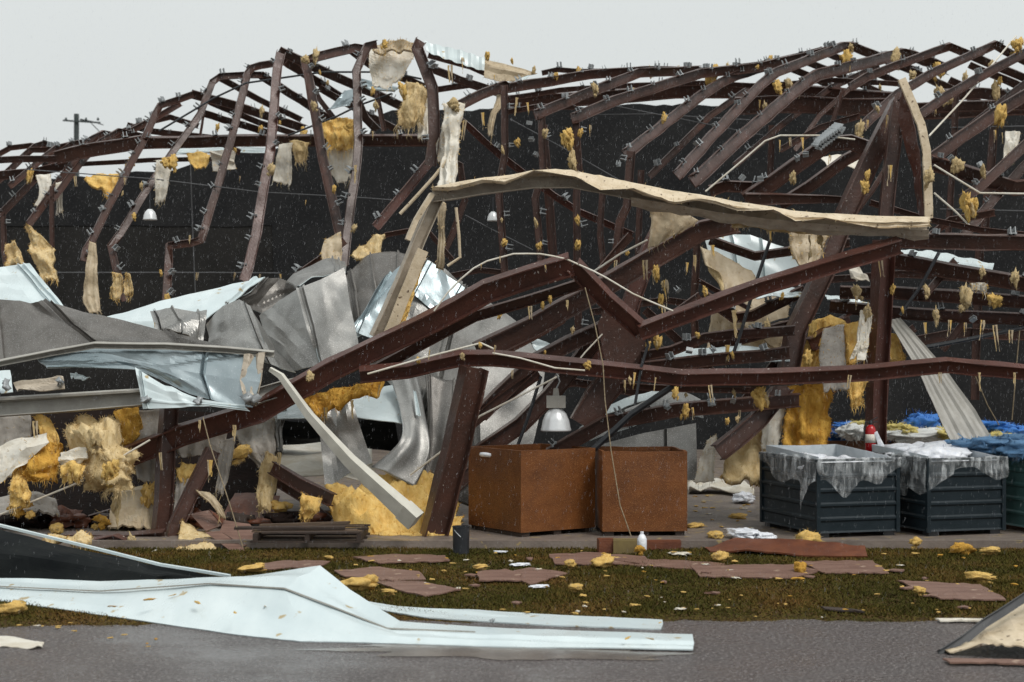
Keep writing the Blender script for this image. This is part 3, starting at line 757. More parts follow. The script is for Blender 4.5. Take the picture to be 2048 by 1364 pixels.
beam('maroon purlin in front of the tan drape sloping up right', [(1405, 590), (1470, 635), (1505, 632), (1610, 580)], 23.8, 23.8, 22, 'C', roll=(18, 18), clips=2)
beam('maroon purlin across the lower tan drape', [(1420, 690), (1500, 672), (1580, 652)], 23.2, 23, 24, 'C', roll=(18, 18), clips=1)
beam('crumpled maroon beam end under the pile of loose clips', [(1490, 400), (1540, 368), (1590, 332), (1655, 288), (1700, 284), (1760, 305)], 24.4, 24.2, 30, roll=(14, 5), clips=2)
beam('short tapered maroon beam lying above the cream gutter', [(1490, 398), (1600, 398), (1702, 400)], 24, 24, 20, taper=(1.2, .6))
beam('arched maroon beam scrap with clips above the gutter middle', [(1420, 382), (1450, 372), (1500, 374), (1540, 384)], 24.6, 24.6, 22, 'C', clips=2, roll=(14, 14))
beam('maroon beam climbing right under the folded clips to the tilted column', [(1560, 410), (1620, 372), (1690, 320), (1745, 290)], 24.8, 24.8, 22, roll=(14, 14))
beam('thin maroon rail running right behind the gutter end', [(1740, 405), (1850, 438), (1960, 460), (2080, 474)], 24, 24, 12, 'C')
beam('short maroon spar below the level beam beside the tilted column', [(1620, 690), (1660, 662), (1700, 640)], 22.8, 23.2, 26, roll=(20, 20), mat=STEEL_RED)
beam('maroon spar poking up left beside the pale corrugated strip', [(1885, 700), (1920, 655), (1945, 625)], 23.4, 23.4, 14, 'C')
beam('maroon column under the torn gutter at the lower left', [(340, 800), (332, 900), (328, 1000), (318, 1100)], 21.6, 21.2, 32, roll=(24, 24), cat='steel column', name='steel_column')
beam('bent maroon brace leaning against the lower left column', [(426, 900), (390, 970), (352, 1050), (340, 1105)], 21.2, 20.8, 28, roll=(14, 14))
beam('broken maroon beam end sticking out left of the wool heap', [(545, 935), (600, 968), (665, 1000)], 22, 21.4, 26, roll=(14, 14))
beam('dark beam lying on the rubble behind the upturned black sheet', [(130, 1080), (240, 1082), (330, 1075)], 20.9, 20.8, 30, roll=(20, 20), mat=STEEL)
beam('flat maroon plate propped behind the upturned black sheet', [(180, 1095), (230, 1085), (280, 1108)], 20.5, 20.4, 34, mat=STEEL_RED, roll=(10, 10))
beam('maroon beam foot buried behind the rust bins left corner', [(880, 1000), (925, 960), (960, 925)], 22.2, 22.6, 24)
beam('maroon purlin end behind the crossing gusset', [(1010, 700), (1120, 640), (1170, 575)], 23.4, 23.6, 20, 'C', roll=(14, 14))
beam('dark maroon beam across the torn sheets right of the cream leg', [(590, 555), (640, 520), (690, 480)], 25, 25.4, 16, 'C', clips=2)

# gusset plate at the crossing
mb = MB(); g = L([(1215, 600), (1262, 640), (1290, 690), (1262, 735), (1210, 720), (1195, 650)], 21.9)
mb.add(g + [p + Vector((0, .03, 0)) for p in g], [(0, 1, 2, 3, 4, 5), (11, 10, 9, 8, 7, 6)] + [(i, i + 6, (i + 1) % 6 + 6, (i + 1) % 6) for i in range(6)])
tag(mb.build('gusset_plate', STEEL), 'dark torn gusset plate where the collapsed beams cross', 'steel plate')

# black pipes, conduits, ropes
def pipe(name, label, pts, y0, y1, d, mat, cat, jit=0):
    pp = L(pts, y0, y1)
    o = member(name, pp, d, 'P', mat=mat, jit=jit, step=.25); return tag(o, label, cat)
pipe('black_pipe', 'black pipe slanting down left behind the rust bins', [(1180, 905), (1263, 828), (1361, 762)], 21.4, 21.2, 13, BLACK, 'pipe')
pipe('black_pipe', 'level black pipe under the long sagging beam', [(1361, 764), (1440, 770), (1582, 766), (1650, 752), (1700, 745)], 21.2, 21.4, 11, BLACK, 'pipe')
pipe('black_pipe', 'black pipe rising to the right edge behind the corrugated strip', [(1850, 695), (1930, 680), (2070, 650)], 23, 23, 9, BLACK, 'pipe')
pipe('black_rod', 'thin black rod falling left through the tan drape', [(1547, 460), (1510, 570), (1480, 670), (1440, 780)], 22, 22, 7, BLACK, 'rod')
pipe('black_rod', 'black rod standing behind the hanging lamp', [(1082, 752), (1058, 830), (1036, 890)], 22.5, 22.5, 7, BLACK, 'rod')
pipe('black_rod', 'black rod hanging below the crossing gusset', [(1290, 665), (1296, 690), (1282, 735), (1270, 810)], 21, 21, 6, BLACK, 'rod')
pipe('black_rod', 'dark rod behind the purlins right of the upright column', [(1878, 505), (1840, 575), (1800, 630)], 22.5, 22.5, 7, BLACK, 'rod')
arc = []
for i in range(19):
    t = i / 18; x = 868 + t * 478
    a = [(868, 622), (905, 572), (960, 526), (1030, 507), (1085, 508), (1130, 517), (1200, 548), (1270, 590), (1346, 622)]
    for (x0, y0), (x1, y1) in zip(a, a[1:]):
        if x0 <= x <= x1 + .01: arc.append((x, y0 + (y1 - y0) * (x - x0) / (x1 - x0))); break
pipe('conduit', 'pale conduit arching over the peak of the collapsed beams', arc, 20.5, 20.5, 3.6, VINYL, 'conduit')
pipe('conduit', 'pale conduit bent above the right end of the cream gutter', [(1411, 383), (1480, 325), (1530, 282), (1560, 271), (1640, 271), (1710, 279)], 24, 24, 3.6, VINYL, 'conduit')
pipe('conduit', 'white rod rising right above the sheets to a sharp bend', [(735, 748), (850, 715), (962, 686), (988, 698)], 20.6, 20.6, 4, VINYL, 'conduit')
pipe('conduit', 'white conduit lying along the top of the level beam', [(985, 706), (1040, 716), (1110, 736), (1170, 741)], 20.6, 20.6, 3.6, VINYL, 'conduit')
pipe('conduit', 'thin white rod slanting up to the hanging lamp', [(820, 950), (880, 905), (960, 832), (1118, 752)], 21.6, 21.6, 4, VINYL, 'conduit')
pipe('conduit', 'thin white rod crossing the dark rubble at the lower left', [(-40, 1045), (60, 1005), (150, 968), (300, 880)], 20.8, 20.8, 4, VINYL, 'conduit')
pipe('conduit', 'long straight pale rod rising to the top right corner', [(1858, 272), (1930, 195), (2032, 72)], 27, 29, 3.6, VINYL, 'conduit')
pipe('conduit', 'pale rod running right from the torn cream flange', [(1868, 330), (1960, 386), (2075, 388)], 24.5, 24.5, 4, VINYL, 'conduit')
pipe('conduit', 'pale rod falling right behind the gutter end', [(1868, 386), (1910, 422), (1950, 462)], 24.5, 24.5, 4, VINYL, 'conduit')
pipe('rope', 'frayed pale rope hanging in front of the right rust bin', [(1170, 575), (1190, 650), (1206, 730), (1210, 800), (1222, 900), (1240, 1010), (1262, 1072)], 20.45, 20.3, 2.2, ROPEM, 'rope')
pipe('rope', 'frayed pale rope hanging over the fallen brown panels at left', [(406, 835), (420, 890), (440, 950), (460, 1010), (486, 1095)], 20.3, 20.2, 2.2, ROPEM, 'rope')
pipe('rope', 'frayed strand hanging at the right edge before the dark wall', [(2042, 630), (2034, 720), (2024, 840)], 23.5, 23.5, 2.2, ROPEM, 'rope')
pipe('rope', 'frayed strand slanting right beside the corrugated strip', [(1950, 750), (1975, 810), (1998, 850)], 23.5, 23.5, 2.2, ROPEM, 'rope')
pipe('cable', 'bent pale cable looping on the ground behind the black sheet', [(255, 1112), (290, 1110), (313, 1100)], 20, 20, 3, VINYL, 'cable')

# ------------------------------------------------------------------ cream gutter, leg, torn flange
gt = empty('gutter', P(1350, 430, 21.5), 'long bent cream gutter strung across the wreck from the left leg to the column', 'gutter')
GP = [(866, 392), (960, 377), (1065, 364), (1143, 363), (1262, 386), (1400, 410), (1537, 430), (1647, 442), (1858, 452)]
mb = MB(); sweep(mb, densify(L(GP, 21.4, 21.8), .3, .006), prof_C(.175, .16, .012), (-6, 8)); mb.build('trough', CREAM_D, gt)
ta = [(866, 374), (910, 366), (960, 357), (1010, 350), (1065, 345), (1143, 343), (1200, 350), (1262, 365), (1330, 380), (1400, 392), (1470, 402), (1537, 412), (1590, 420), (1647, 426), (1750, 431), (1860, 434)]
lo_ = [8, 14, 10, 22, 6, 20, 34, 16, 30, 14, 22, 12, 24, 13, 26, 18]
sheet('flashing', [[(x, y, 21.5) for x, y in ta], [(x, y + lo_[i] * .55, 21.22) for i, (x, y) in enumerate(ta)], [(x + (i % 3) * 4, y + lo_[i], 21.2) for i, (x, y) in enumerate(ta)]], CREAM, CREAM_D, parent=gt, nz=.010, nscale=5, ragged=.45, sub=5, fibres=50, fib_mat=TAN, flen=.05, crease=9, crh=.05, thick=.004)
sheet('inner_lip', [[(x, y + 8, 21.42) for x, y in GP[4:]], [(x, y + 20, 21.5) for x, y in GP[4:]], [(x, y + 27, 21.6) for x, y in GP[4:]]], CREAM_D, CREAM_D, parent=gt, nz=.03, nscale=4, ragged=.3)
lg = empty('inclined_gutter', P(752, 672, 21.5), 'cream gutter leg slanting down left from the gutter end into the torn sheets', 'gutter')
mb = MB(); sweep(mb, densify(L([(876, 392), (838, 478), (800, 570), (752, 675)], 21.4, 21.3), .3, .008), prof_C(.16, .15, .012), (10, 20)); mb.build('channel', CREAM_D, lg)
mb = MB(); sweep(mb, densify(L([(864, 388), (832, 440), (815, 480)], 21.3, 21.25), .2, .02), prof_box(.06, .12), (10, 10)); mb.build('torn_edge', CREAM, lg)
mb = MB(); sweep(mb, densify(L([(846, 500), (822, 560), (790, 640), (776, 672)], 21.2, 21.2), .2, .012), prof_box(.15, .04), (10, 10)); mb.build('flashing', CREAM, lg)
sheet('insulation_strip', [[(852, 505, 21.4), (835, 570, 21.4), (812, 640, 21.3)], [(842, 512, 21.3), (815, 575, 21.3), (796, 648, 21.2)]], YEL, YEL, 'yellow insulation edge squeezed along the slanting cream gutter leg', 'insulation', nz=.04, nscale=6, thick=.05, fibres=40)
tf = empty('torn_flange', P(1850, 430, 22.8), 'twisted column flange with a cream perforated edge at the torn corner', 'steel plate')
sheet('web', [[(1800, 170, 22.8), (1822, 232, 22.8), (1838, 300, 22.8), (1848, 435, 22.8)], [(1806, 160, 22.9), (1795, 240, 23), (1820, 330, 23), (1838, 430, 23)]], STEEL_RED, STEEL, nz=.03, thick=.02, parent=tf)
mb = MB(); sweep(mb, densify(L([(1803, 158), (1819, 194), (1842, 248), (1853, 300), (1856, 380), (1857, 436)], 22.7, 22.7), .12, .008), prof_box(.035, .12), (60, 70)); mb.build('perforated_edge', CREAM, tf)

# ------------------------------------------------------------------ torn metal sheets
def sh(label, rows, front, back=None, name='metal_sheet', cat='metal sheet', **k):
    k.setdefault('crease', 0 if k.get('corr') else 3)
    k['nz'] = min(k.get('nz', .02), .03) * .6
    k.setdefault('crh', .04 if front in (PALE, SILVER) else .06)
    k.setdefault('sub', 10)
    k.setdefault('thick', .012)
    if len(rows[0]) >= 3 and not k.get('corr') and 'ribs' not in k and front in (GREYB, GREYD): k['ribs'] = (.10, .14, .52, .88)
    if front in (GREYB, GREYD): k.setdefault('edge', PALE)  # pale edge colour painted in as highlights along grey sheets
    return sheet(name, rows, front, back or (GREYB if front is not GREYB else PALE), label, cat, **k)
sh('pale panel with a double rib at the far left edge above the grey sheet', [[(-60, 540, 23.6), (10, 533, 23.6), (55, 525, 23.4)], [(-60, 572, 23.4), (40, 575, 23.1), (95, 570, 23.1)], [(-60, 640, 22.9), (70, 610, 22.6), (135, 622, 22.8)]], PALE, ribs=(.8, .92), nz=.03)
sh('large shade-darkened grey sheet sagging at far left over the folded panels', [[(-60, 600, 22.8), (40, 602, 22.5), (85, 608, 22.3), (250, 642, 22.1), (415, 684, 21.8)], [(-60, 670, 22.3), (50, 660, 22.1), (140, 655, 21.9), (235, 672, 21.8), (480, 697, 21.6)], [(-60, 738, 21.8), (60, 716, 21.7), (190, 692, 21.6), (300, 692, 21.5), (545, 708, 21.3)]], GREYD, PALE, nz=.05, nscale=1.5)
tr = L([(-60, 738), (60, 714), (190, 690), (330, 692), (450, 699), (548, 708)], 21.5, 21.1)
mb = MB(); sweep(mb, densify(tr, .3, .004), prof_C(.075, .07, .01), (20, 20)); tag(mb.build('trim_strip', GUTTER), 'long ribbed edge trim between the dark sheet and the bluish panel', 'trim')
sh('bluish silver panel hanging below the edge trim, pointing down right', [[(75, 722, 21.4), (190, 698, 21.4), (340, 696, 21.3), (440, 702, 21.2), (530, 710, 21.1)], [(85, 726, 21.3), (230, 722, 21.2), (340, 738, 21.0), (430, 752, 21.0), (520, 765, 20.9)], [(95, 732, 21.2), (275, 738, 21.1), (380, 788, 20.95), (440, 805, 20.9), (505, 815, 20.85)]], SILVER, PALE, ribs=(.68,), nz=.03)
sh('brown stained end of the bluish panel at its right tip', [[(488, 708, 21.08), (530, 704, 21.05)], [(480, 760, 20.95), (522, 765, 20.9)], [(490, 806, 20.82), (512, 812, 20.82)]], CREAM_D, name='stained_trim', cat='trim', nz=.03, nscale=5)
sh('white folded flap hanging from the bluish panel above the wool', [[(270, 734, 21.0), (330, 772, 20.95), (400, 798, 20.9), (480, 812, 20.85)], [(278, 775, 20.9), (335, 795, 20.85), (410, 806, 20.82), (490, 814, 20.8)], [(286, 818, 20.85), (345, 816, 20.8), (420, 812, 20.8), (500, 822, 20.78)]], PALE, ribs=(.06,), nz=.02)
mb = MB(); sweep(mb, densify(L([(-60, 822), (120, 810), (285, 796)], 21.2, 21.1), .4, .004), prof_C(.20, .14, .012), (-8, -8)); sweep(mb, densify(L([(-60, 800), (120, 790), (284, 780)], 21.15, 21.05), .4, .003), prof_box(.03, .12), (10, 10))
tag(mb.build('gutter', GUTTER), 'straight grey gutter length lying level at the far left', 'gutter')
mb = MB(); sweep(mb, densify(L([(490, 800), (560, 780), (640, 760)], 21.2, 21.5), .3, .01), prof_C(.21, .12, .012), (-12, -12)); tag(mb.build('gutter', GUTTER), 'broken grey gutter stub right of the bluish panel', 'gutter')
sh('white scrap sheet at the left edge below the trim', [[(-60, 748, 21.3), (20, 740, 21.3)], [(-60, 792, 21.0), (26, 784, 21.0)]], PALE, ribs=(.7,))
sh('perforated brown strip lying on the left gutter', [[(28, 770, 21.1), (70, 765, 21.1), (128, 757, 21.1)], [(36, 784, 20.95), (75, 782, 20.95), (130, 778, 20.95)]], CREAM_D, name='trim_strip', cat='trim', nz=.02, nscale=6)
sh('small white triangle of sheet above the left gutter', [[(140, 745, 21.4), (182, 752, 21.4)], [(142, 757, 21.3), (165, 758, 21.3)]], PALE)
sh('long white panel rising right in the middle of the torn sheets', [[(190, 640, 23.4), (300, 612, 23.4), (400, 585, 23.4), (530, 553, 23.6)], [(230, 650, 23.1), (310, 634, 23.0), (405, 612, 22.9), (500, 578, 23.2)], [(300, 660, 22.8), (330, 655, 22.7), (412, 642, 22.6), (462, 604, 22.9)]], PALE, ribs=(.95,), nz=.03)
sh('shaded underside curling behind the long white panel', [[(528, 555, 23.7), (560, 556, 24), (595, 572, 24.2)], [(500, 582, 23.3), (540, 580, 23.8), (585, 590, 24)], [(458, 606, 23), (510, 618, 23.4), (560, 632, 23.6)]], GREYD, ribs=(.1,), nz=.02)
sh('small grey folded sheet with a brown torn edge in front of the white panel', [[(300, 622, 22.4), (340, 616, 22.3), (413, 620, 22.5)], [(306, 640, 22.2), (360, 642, 22.1), (410, 650, 22.2)], [(312, 660, 22.0), (360, 668, 21.9), (406, 690, 22.0)]], GREYB, edge=CREAM_D, nz=.03)
sh('grey peaked sheet left of the tall grey fan', [[(413, 650, 22.7), (445, 612, 22.5), (478, 598, 22.4), (500, 612, 22.3), (512, 640, 22.5)], [(415, 680, 22.2), (455, 668, 22.1), (500, 668, 21.95), (530, 680, 21.85), (550, 692, 22.1)], [(415, 700, 22.0), (460, 710, 21.9), (520, 720, 21.7), (560, 735, 21.6), (592, 744, 21.8)]], GREYB, nz=.03, ribs=(.62,))
sh('tall grey fan of folded sheet standing up in the middle of the heap', [[(520, 632, 22.9), (558, 602, 22.6), (598, 576, 22.3), (640, 560, 22.6), (688, 535, 22.9)], [(540, 690, 22.4), (575, 668, 22.2), (618, 650, 21.9), (655, 640, 22.2), (704, 610, 22.6)], [(562, 735, 22.0), (592, 740, 21.8), (640, 730, 21.6), (668, 728, 21.8), (718, 694, 22.2)]], GREYB, nz=.02, ribs=(.5, .54))
sh('light grey curled top of the tall grey fan', [[(572, 562, 24), (620, 532, 24.1), (655, 516, 24.2), (690, 524, 24)], [(585, 570, 23.4), (625, 548, 23.4), (660, 530, 23.6), (692, 536, 23.5)], [(600, 578, 22.6), (640, 560, 22.8), (665, 548, 23.1), (692, 545, 23.1)]], GREYB, smooth=True, nz=.02, ribs=(.75, .85))
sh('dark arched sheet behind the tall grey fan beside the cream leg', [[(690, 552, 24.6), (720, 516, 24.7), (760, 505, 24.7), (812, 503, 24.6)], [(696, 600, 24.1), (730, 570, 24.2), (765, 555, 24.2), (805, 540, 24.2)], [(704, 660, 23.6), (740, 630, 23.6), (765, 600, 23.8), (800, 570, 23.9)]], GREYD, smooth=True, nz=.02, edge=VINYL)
sh('pale blue twisted strip crossing below the dark arched sheet', [[(770, 560, 23.4), (820, 520, 23.4)], [(735, 610, 23.1), (775, 590, 23.1)], [(700, 660, 22.8), (755, 680, 22.8)]], SILVER, ribs=(.15, .3), nz=.03)
sh('white flat scrap low beside the cream leg', [[(712, 650, 23.0), (748, 618, 23.2), (775, 600, 23.2)], [(706, 680, 22.8), (740, 660, 22.9), (770, 650, 22.9)]], PALE, nz=.02)
sh('big grey curved roof sheet draped behind the leaning front column', [[(846, 512, 24.6), (900, 548, 24.6), (980, 610, 24.8), (1080, 690, 25)], [(800, 570, 24.1), (870, 640, 24.0), (950, 700, 24.2), (1090, 745, 24.6)], [(770, 640, 23.9), (850, 730, 23.6), (930, 800, 23.8), (1080, 830, 24.2)], [(745, 730, 23.8), (810, 800, 23.4), (900, 890, 23.4), (1060, 915, 23.7)]], GREYB, ribs=(.02, .06, .42, .46), nz=.06, nscale=1.3)
sh('pale top strip of the curved roof sheet beside the cream leg', [[(855, 520, 24.3), (930, 575, 24.3)], [(820, 585, 23.9), (895, 640, 23.9)]], SILVER, ribs=(.1, .9), nz=.03)
sh('white triangle of sheet showing between the maroon beams', [[(1046, 665, 23.6), (1112, 692, 23.8)], [(1075, 708, 23.4), (1100, 706, 23.5)]], PALE)
sh('white sheet with ribs lying under the sloping beam and brown wool', [[(560, 815, 23), (680, 790, 23.2), (800, 768, 23.3)], [(555, 826, 22.8), (680, 808, 22.8), (800, 800, 22.9)], [(555, 840, 22.5), (700, 832, 22.4), (810, 845, 22.4)]], PALE, ribs=(.3, .36), nz=.03)
sh('grey curled strip hanging like a hook right of the white downspout', [[(780, 755, 23.0), (835, 752, 23.2)], [(800, 820, 22.5), (850, 830, 22.6)], [(800, 880, 22.1), (858, 905, 22.2)], [(742, 935, 21.9), (830, 975, 21.9)]], GREYB, GREYD, smooth=True, nz=.03, thick=.012)
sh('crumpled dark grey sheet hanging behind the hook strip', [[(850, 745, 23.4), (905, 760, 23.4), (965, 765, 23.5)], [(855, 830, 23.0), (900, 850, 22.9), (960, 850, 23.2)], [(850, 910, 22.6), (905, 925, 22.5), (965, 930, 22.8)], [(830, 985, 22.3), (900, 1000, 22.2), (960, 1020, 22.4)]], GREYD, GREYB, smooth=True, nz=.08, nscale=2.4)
sh('thin white sliver of sheet between the grey curls', [[(826, 780, 22.6), (832, 782, 22.6)], [(832, 830, 22.4), (842, 832, 22.4)]], PALE)
sh('grey triangular sheet hanging behind the white downspout', [[(655, 795, 22.4), (700, 790, 22.5)], [(640, 870, 22.1), (725, 868, 22.2)], [(650, 975, 21.8), (745, 926, 21.9)]], GREYB, GREYD, nz=.03)
sh('crumpled white film lying on the floor behind the wool heap', [[(540, 870, 25.5), (640, 872, 25.5), (745, 885, 25.5)], [(545, 905, 24.4), (640, 912, 24.4), (745, 925, 24.4)], [(560, 960, 22.8), (650, 950, 22.8), (760, 968, 22.8)]], VINYL, VINYL, name='plastic_sheet', cat='plastic sheet', smooth=True, nz=.12, nscale=3)
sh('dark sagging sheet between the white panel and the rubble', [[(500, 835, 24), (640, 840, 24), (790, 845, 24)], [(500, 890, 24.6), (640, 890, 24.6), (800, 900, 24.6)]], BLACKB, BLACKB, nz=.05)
sh('grey ribbed sheet lying behind the black pipe over the rust bins', [[(1160, 862, 23.2), (1250, 815, 23.6), (1350, 772, 23.9), (1400, 800, 23.9)], [(1180, 880, 22.9), (1270, 850, 23.0), (1360, 822, 23.2), (1405, 840, 23.2)]], GREYB, ribs=(.3,), nz=.03, edge=PALE)
sh('white ribbed edge of sheet right of the hanging lamp', [[(1148, 868, 22.9), (1206, 812, 23.1), (1330, 772, 23.4)], [(1165, 872, 22.7), (1212, 826, 22.9), (1335, 786, 23.2)]], PALE, corr=3, corrh=.012)
sh('grey green flat sheet standing directly behind the right rust bin', [[(1190, 890, 22.8), (1290, 866, 22.9), (1392, 846, 23)], [(1190, 960, 22.6), (1290, 960, 22.7), (1395, 960, 22.8)]], GREYB, ribs=(.7,), nz=.02, edge=PALE)
sh('pale corrugated panel strip leaning from the column to the nets', [[(1776, 640, 23.0), (1800, 636, 23.1)], [(1838, 745, 22.7), (1885, 730, 22.8)], [(1885, 850, 22.3), (1950, 820, 22.4)], [(1905, 890, 22.1), (1992, 890, 22.2)]], GUTTER, OFFW, name='corrugated_panel', corr=3, corrh=.008, nz=.02)
sh('white sheet behind the tan drape under the gutter', [[(1405, 468, 26), (1500, 470, 26), (1605, 508, 26)], [(1430, 545, 25.8), (1510, 560, 25.8), (1600, 572, 25.8)]], PALE, ribs=(.3, .6), nz=.03)
sh('white scrap sheet resting left of the tilted column', [[(1520, 574, 23.9), (1560, 568, 23.9), (1606, 580, 23.9)], [(1512, 598, 23.6), (1550, 596, 23.6), (1600, 592, 23.7)]], PALE, nz=.02)
sh('torn white scrap hanging between the two columns', [[(1684, 520, 23.2), (1704, 514, 23.2)], [(1696, 545, 23), (1728, 552, 23)], [(1712, 558, 22.9), (1740, 562, 22.9)]], VINYL, nz=.04, name='insulation_facing', cat='insulation')
sh('pale sheet lying flat over the right purlins below the level beam', [[(1785, 498, 24.6), (1870, 502, 24.6), (1988, 528, 24.6)], [(1790, 510, 24.2), (1880, 530, 24.2), (1985, 540, 24.2)]], PALE, corr=5, corrh=.01, nz=.02)
sh('flat white sheet lying behind the lower purlins right of the tan drape', [[(1650, 592, 24.6), (1705, 598, 24.6)], [(1655, 600, 24.4), (1740, 606, 24.4)]], PALE)
sh('white sheet strip behind the bowed purlin', [[(1370, 700, 23), (1480, 690, 23), (1580, 700, 23)], [(1300, 732, 22.6), (1460, 722, 22.6), (1580, 722, 22.6)]], PALE, nz=.02, ribs=(.5,))
sh('pale sheet on the rail behind the folded clips', [[(1640, 315, 25.5), (1690, 305, 25.5), (1745, 325, 25.5)], [(1660, 330, 25.2), (1690, 330, 25.2), (1735, 345, 25.2)]], VINYL, nz=.03, name='insulation_facing', cat='insulation')
sh('long pale corrugated roof strip along the skyline right of the torn post', [[(848, 82, 28), (920, 100, 28), (985, 122, 28), (1060, 150, 28)], [(852, 102, 27.9), (920, 128, 27.9), (985, 146, 27.9), (1050, 162, 27.9)]], PALE, corr=9, corrh=.015, nz=.03)
sh('tan torn facing hanging under the skyline roof strip', [[(970, 118, 27.7), (1010, 128, 27.7), (1075, 145, 27.7)], [(968, 155, 27.6), (1005, 165, 27.6), (1030, 158, 27.6)]], VINYLT, TAN, nz=.04, ragged=.3, name='insulation_facing', cat='insulation', fibres=20)
sh('white roof panel scraps showing under the left horizontal rafter', [[(340, 298, 34), (430, 294, 34), (530, 296, 34)], [(345, 306, 33.8), (430, 304, 33.8), (535, 306, 33.8)]], PALE)
sh('greenish sheet corner hanging below the torn white liner at the top', [[(718, 158, 29.6), (765, 168, 29.6), (800, 175, 29.6)], [(716, 168, 29.5), (740, 182, 29.5), (790, 184, 29.5)]], SILVER, nz=.02)
sh('pale twisted sheet wedge inside the left ribs', [[(690, 182, 31), (718, 175, 31)], [(655, 220, 30.8), (700, 212, 30.8)]], SILVER, nz=.03)

# white downspout
ds = empty('downspout', P(825, 1040, 20.3), 'long off-white downspout slanting down right in front of the wool heap', 'downspout')
mb = MB(); sweep(mb, densify(L([(540, 738), (562, 752), (618, 830), (700, 922), (830, 1040)], 20.9, 20.15), .35, .004), prof_box(.21, .16), (30, 40), 0, (.25, 1.05)); mb.build('pipe', OFFW, ds)
mb = MB(); sweep(mb, L([(806, 1018), (832, 1042)], 20.17, 20.13), prof_box(.235, .175), (40, 40)); mb.build('end_band', OFFW, ds)

# foreground sheets lying on grass and road
sh('big white roof sheet in the foreground folded up into a peak', [
   [(-90, 1158, 17.0), (200, 1168, 16.3), (455, 1158, 15.5), (640, 1131, 14.9), (700, 1180, 14.7), (800, 1243, 14.4), (1000, 1256, 14.15), (1200, 1263, 13.95), (1385, 1268, 13.8)],
   [(-90, 1172, 16.7), (200, 1186, 15.7), (420, 1172, 15.0), (570, 1182, 14.55), (660, 1216, 14.3), (775, 1263, 14.0), (950, 1270, 13.8), (1200, 1274, 13.65), (1387, 1280, 13.55)],
   [(-90, 1180, 16.5), (200, 1212, 15.25), (450, 1232, 14.35), (600, 1252, 13.95), (690, 1262, 13.8), (820, 1278, 13.65), (980, 1284, 13.55), (1200, 1288, 13.45), (1388, 1290, 13.4)],
   [(-90, 1188, 16.3), (200, 1230, 15.05), (480, 1271, 13.95), (600, 1283, 13.65), (700, 1286, 13.6), (850, 1290, 13.5), (1000, 1296, 13.38), (1200, 1300, 13.3), (1386, 1304, 13.2)]], PALE, GREYB, zmin=.012, nz=.012, nscale=1.2, sub=10, crease=4, crh=.028)
fs_pts = [P(-90, 1172, 16.7), P(200, 1186, 15.7), P(420, 1171, 15.0), P(570, 1181, 14.53), P(660, 1215, 14.28), P(775, 1261, 13.98), P(950, 1268, 13.78)]
fs_pts = [p + Vector((0, -.01, .02)) for p in fs_pts]
mb = MB(); sweep(mb, densify(fs_pts, .3), prof_box(.013, .03), (0, 0)); tag(mb.build('seam_shadow_strip', GUTTER), 'thin grey seam strip drawing the overlap shadow along the big white foreground sheet', 'trim')  # grey strip along the seam puts the overlap's shadow line into colour
sh('narrow white sheet strip lying flat behind the big foreground sheet', [[(726, 1202, 15.7), (870, 1223, 15.3), (1100, 1229, 15.05), (1325, 1239, 14.75)], [(730, 1206, 15.5), (865, 1236, 15.0), (1100, 1244, 14.8), (1326, 1252, 14.55)], [(740, 1212, 15.4), (860, 1246, 14.85), (1100, 1260, 14.45), (1322, 1267, 14.25)]], PALE, BLACKB, zmin=.015, nz=.012)
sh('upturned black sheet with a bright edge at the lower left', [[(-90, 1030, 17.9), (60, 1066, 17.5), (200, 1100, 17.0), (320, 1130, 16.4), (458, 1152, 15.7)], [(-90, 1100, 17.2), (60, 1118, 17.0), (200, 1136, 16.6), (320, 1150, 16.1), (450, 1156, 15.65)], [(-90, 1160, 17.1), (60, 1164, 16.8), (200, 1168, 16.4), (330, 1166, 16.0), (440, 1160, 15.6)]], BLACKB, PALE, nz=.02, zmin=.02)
mb = MB(); sweep(mb, densify(L([(-90, 1029), (60, 1065), (200, 1099), (320, 1129), (395, 1141), (460, 1152)], 17.85, 15.65), .3), prof_box(.026, .03), (20, 20)); tag(mb.build('edge_trim', PALE), 'bright white rim along the top of the upturned black sheet', 'trim')
sh('cream corrugated sheet lying on the road at the lower right corner', [[(1886, 1302, 13.2), (1968, 1250, 13.8), (2110, 1160, 14.4)], [(1900, 1308, 13.05), (1990, 1272, 13.2), (2120, 1225, 13.4)], [(1965, 1286, 12.95), (2010, 1290, 12.85), (2120, 1300, 12.75)]], CREAM, CREAM_D, nz=.03, zmin=.03, corr=5, corrh=.006)
mb = MB(); sweep(mb, densify(L([(1882, 1308), (1930, 1278), (1968, 1247), (2110, 1155)], 13.1, 14.4), .2, .004), prof_C(.075, .05, .008), (0, 0)); tag(mb.build('edge_trim', BLACK), 'dark rolled edge of the cream corrugated sheet on the road', 'trim')
sh('small white torn scrap curling on the road at the lower left', [[(-20, 1292, 13.9), (20, 1278, 13.9), (60, 1293, 13.7), (88, 1291, 13.6)], [(-20, 1296, 13.4), (25, 1294, 13.4), (60, 1299, 13.3), (85, 1297, 13.35)]], VINYL, VINYL, smooth=True, zmin=.012, nz=.01)

# added dark sheet standing in for the deep shade under the left wreck
sh('dark brown sheet added to stand in for the shade under the left wreck', [[(-80, 815, 25), (150, 815, 25), (350, 820, 25), (570, 830, 25)], [(-80, 940, 23.6), (150, 945, 23.6), (350, 950, 23.6), (560, 955, 23.6)], [(-80, 1085, 21.4), (150, 1085, 21.4), (350, 1078, 21.6), (540, 1040, 22.4)]], DARKBR, DARKBR, name='shade_sheet', cat='shade sheet', nz=.1)

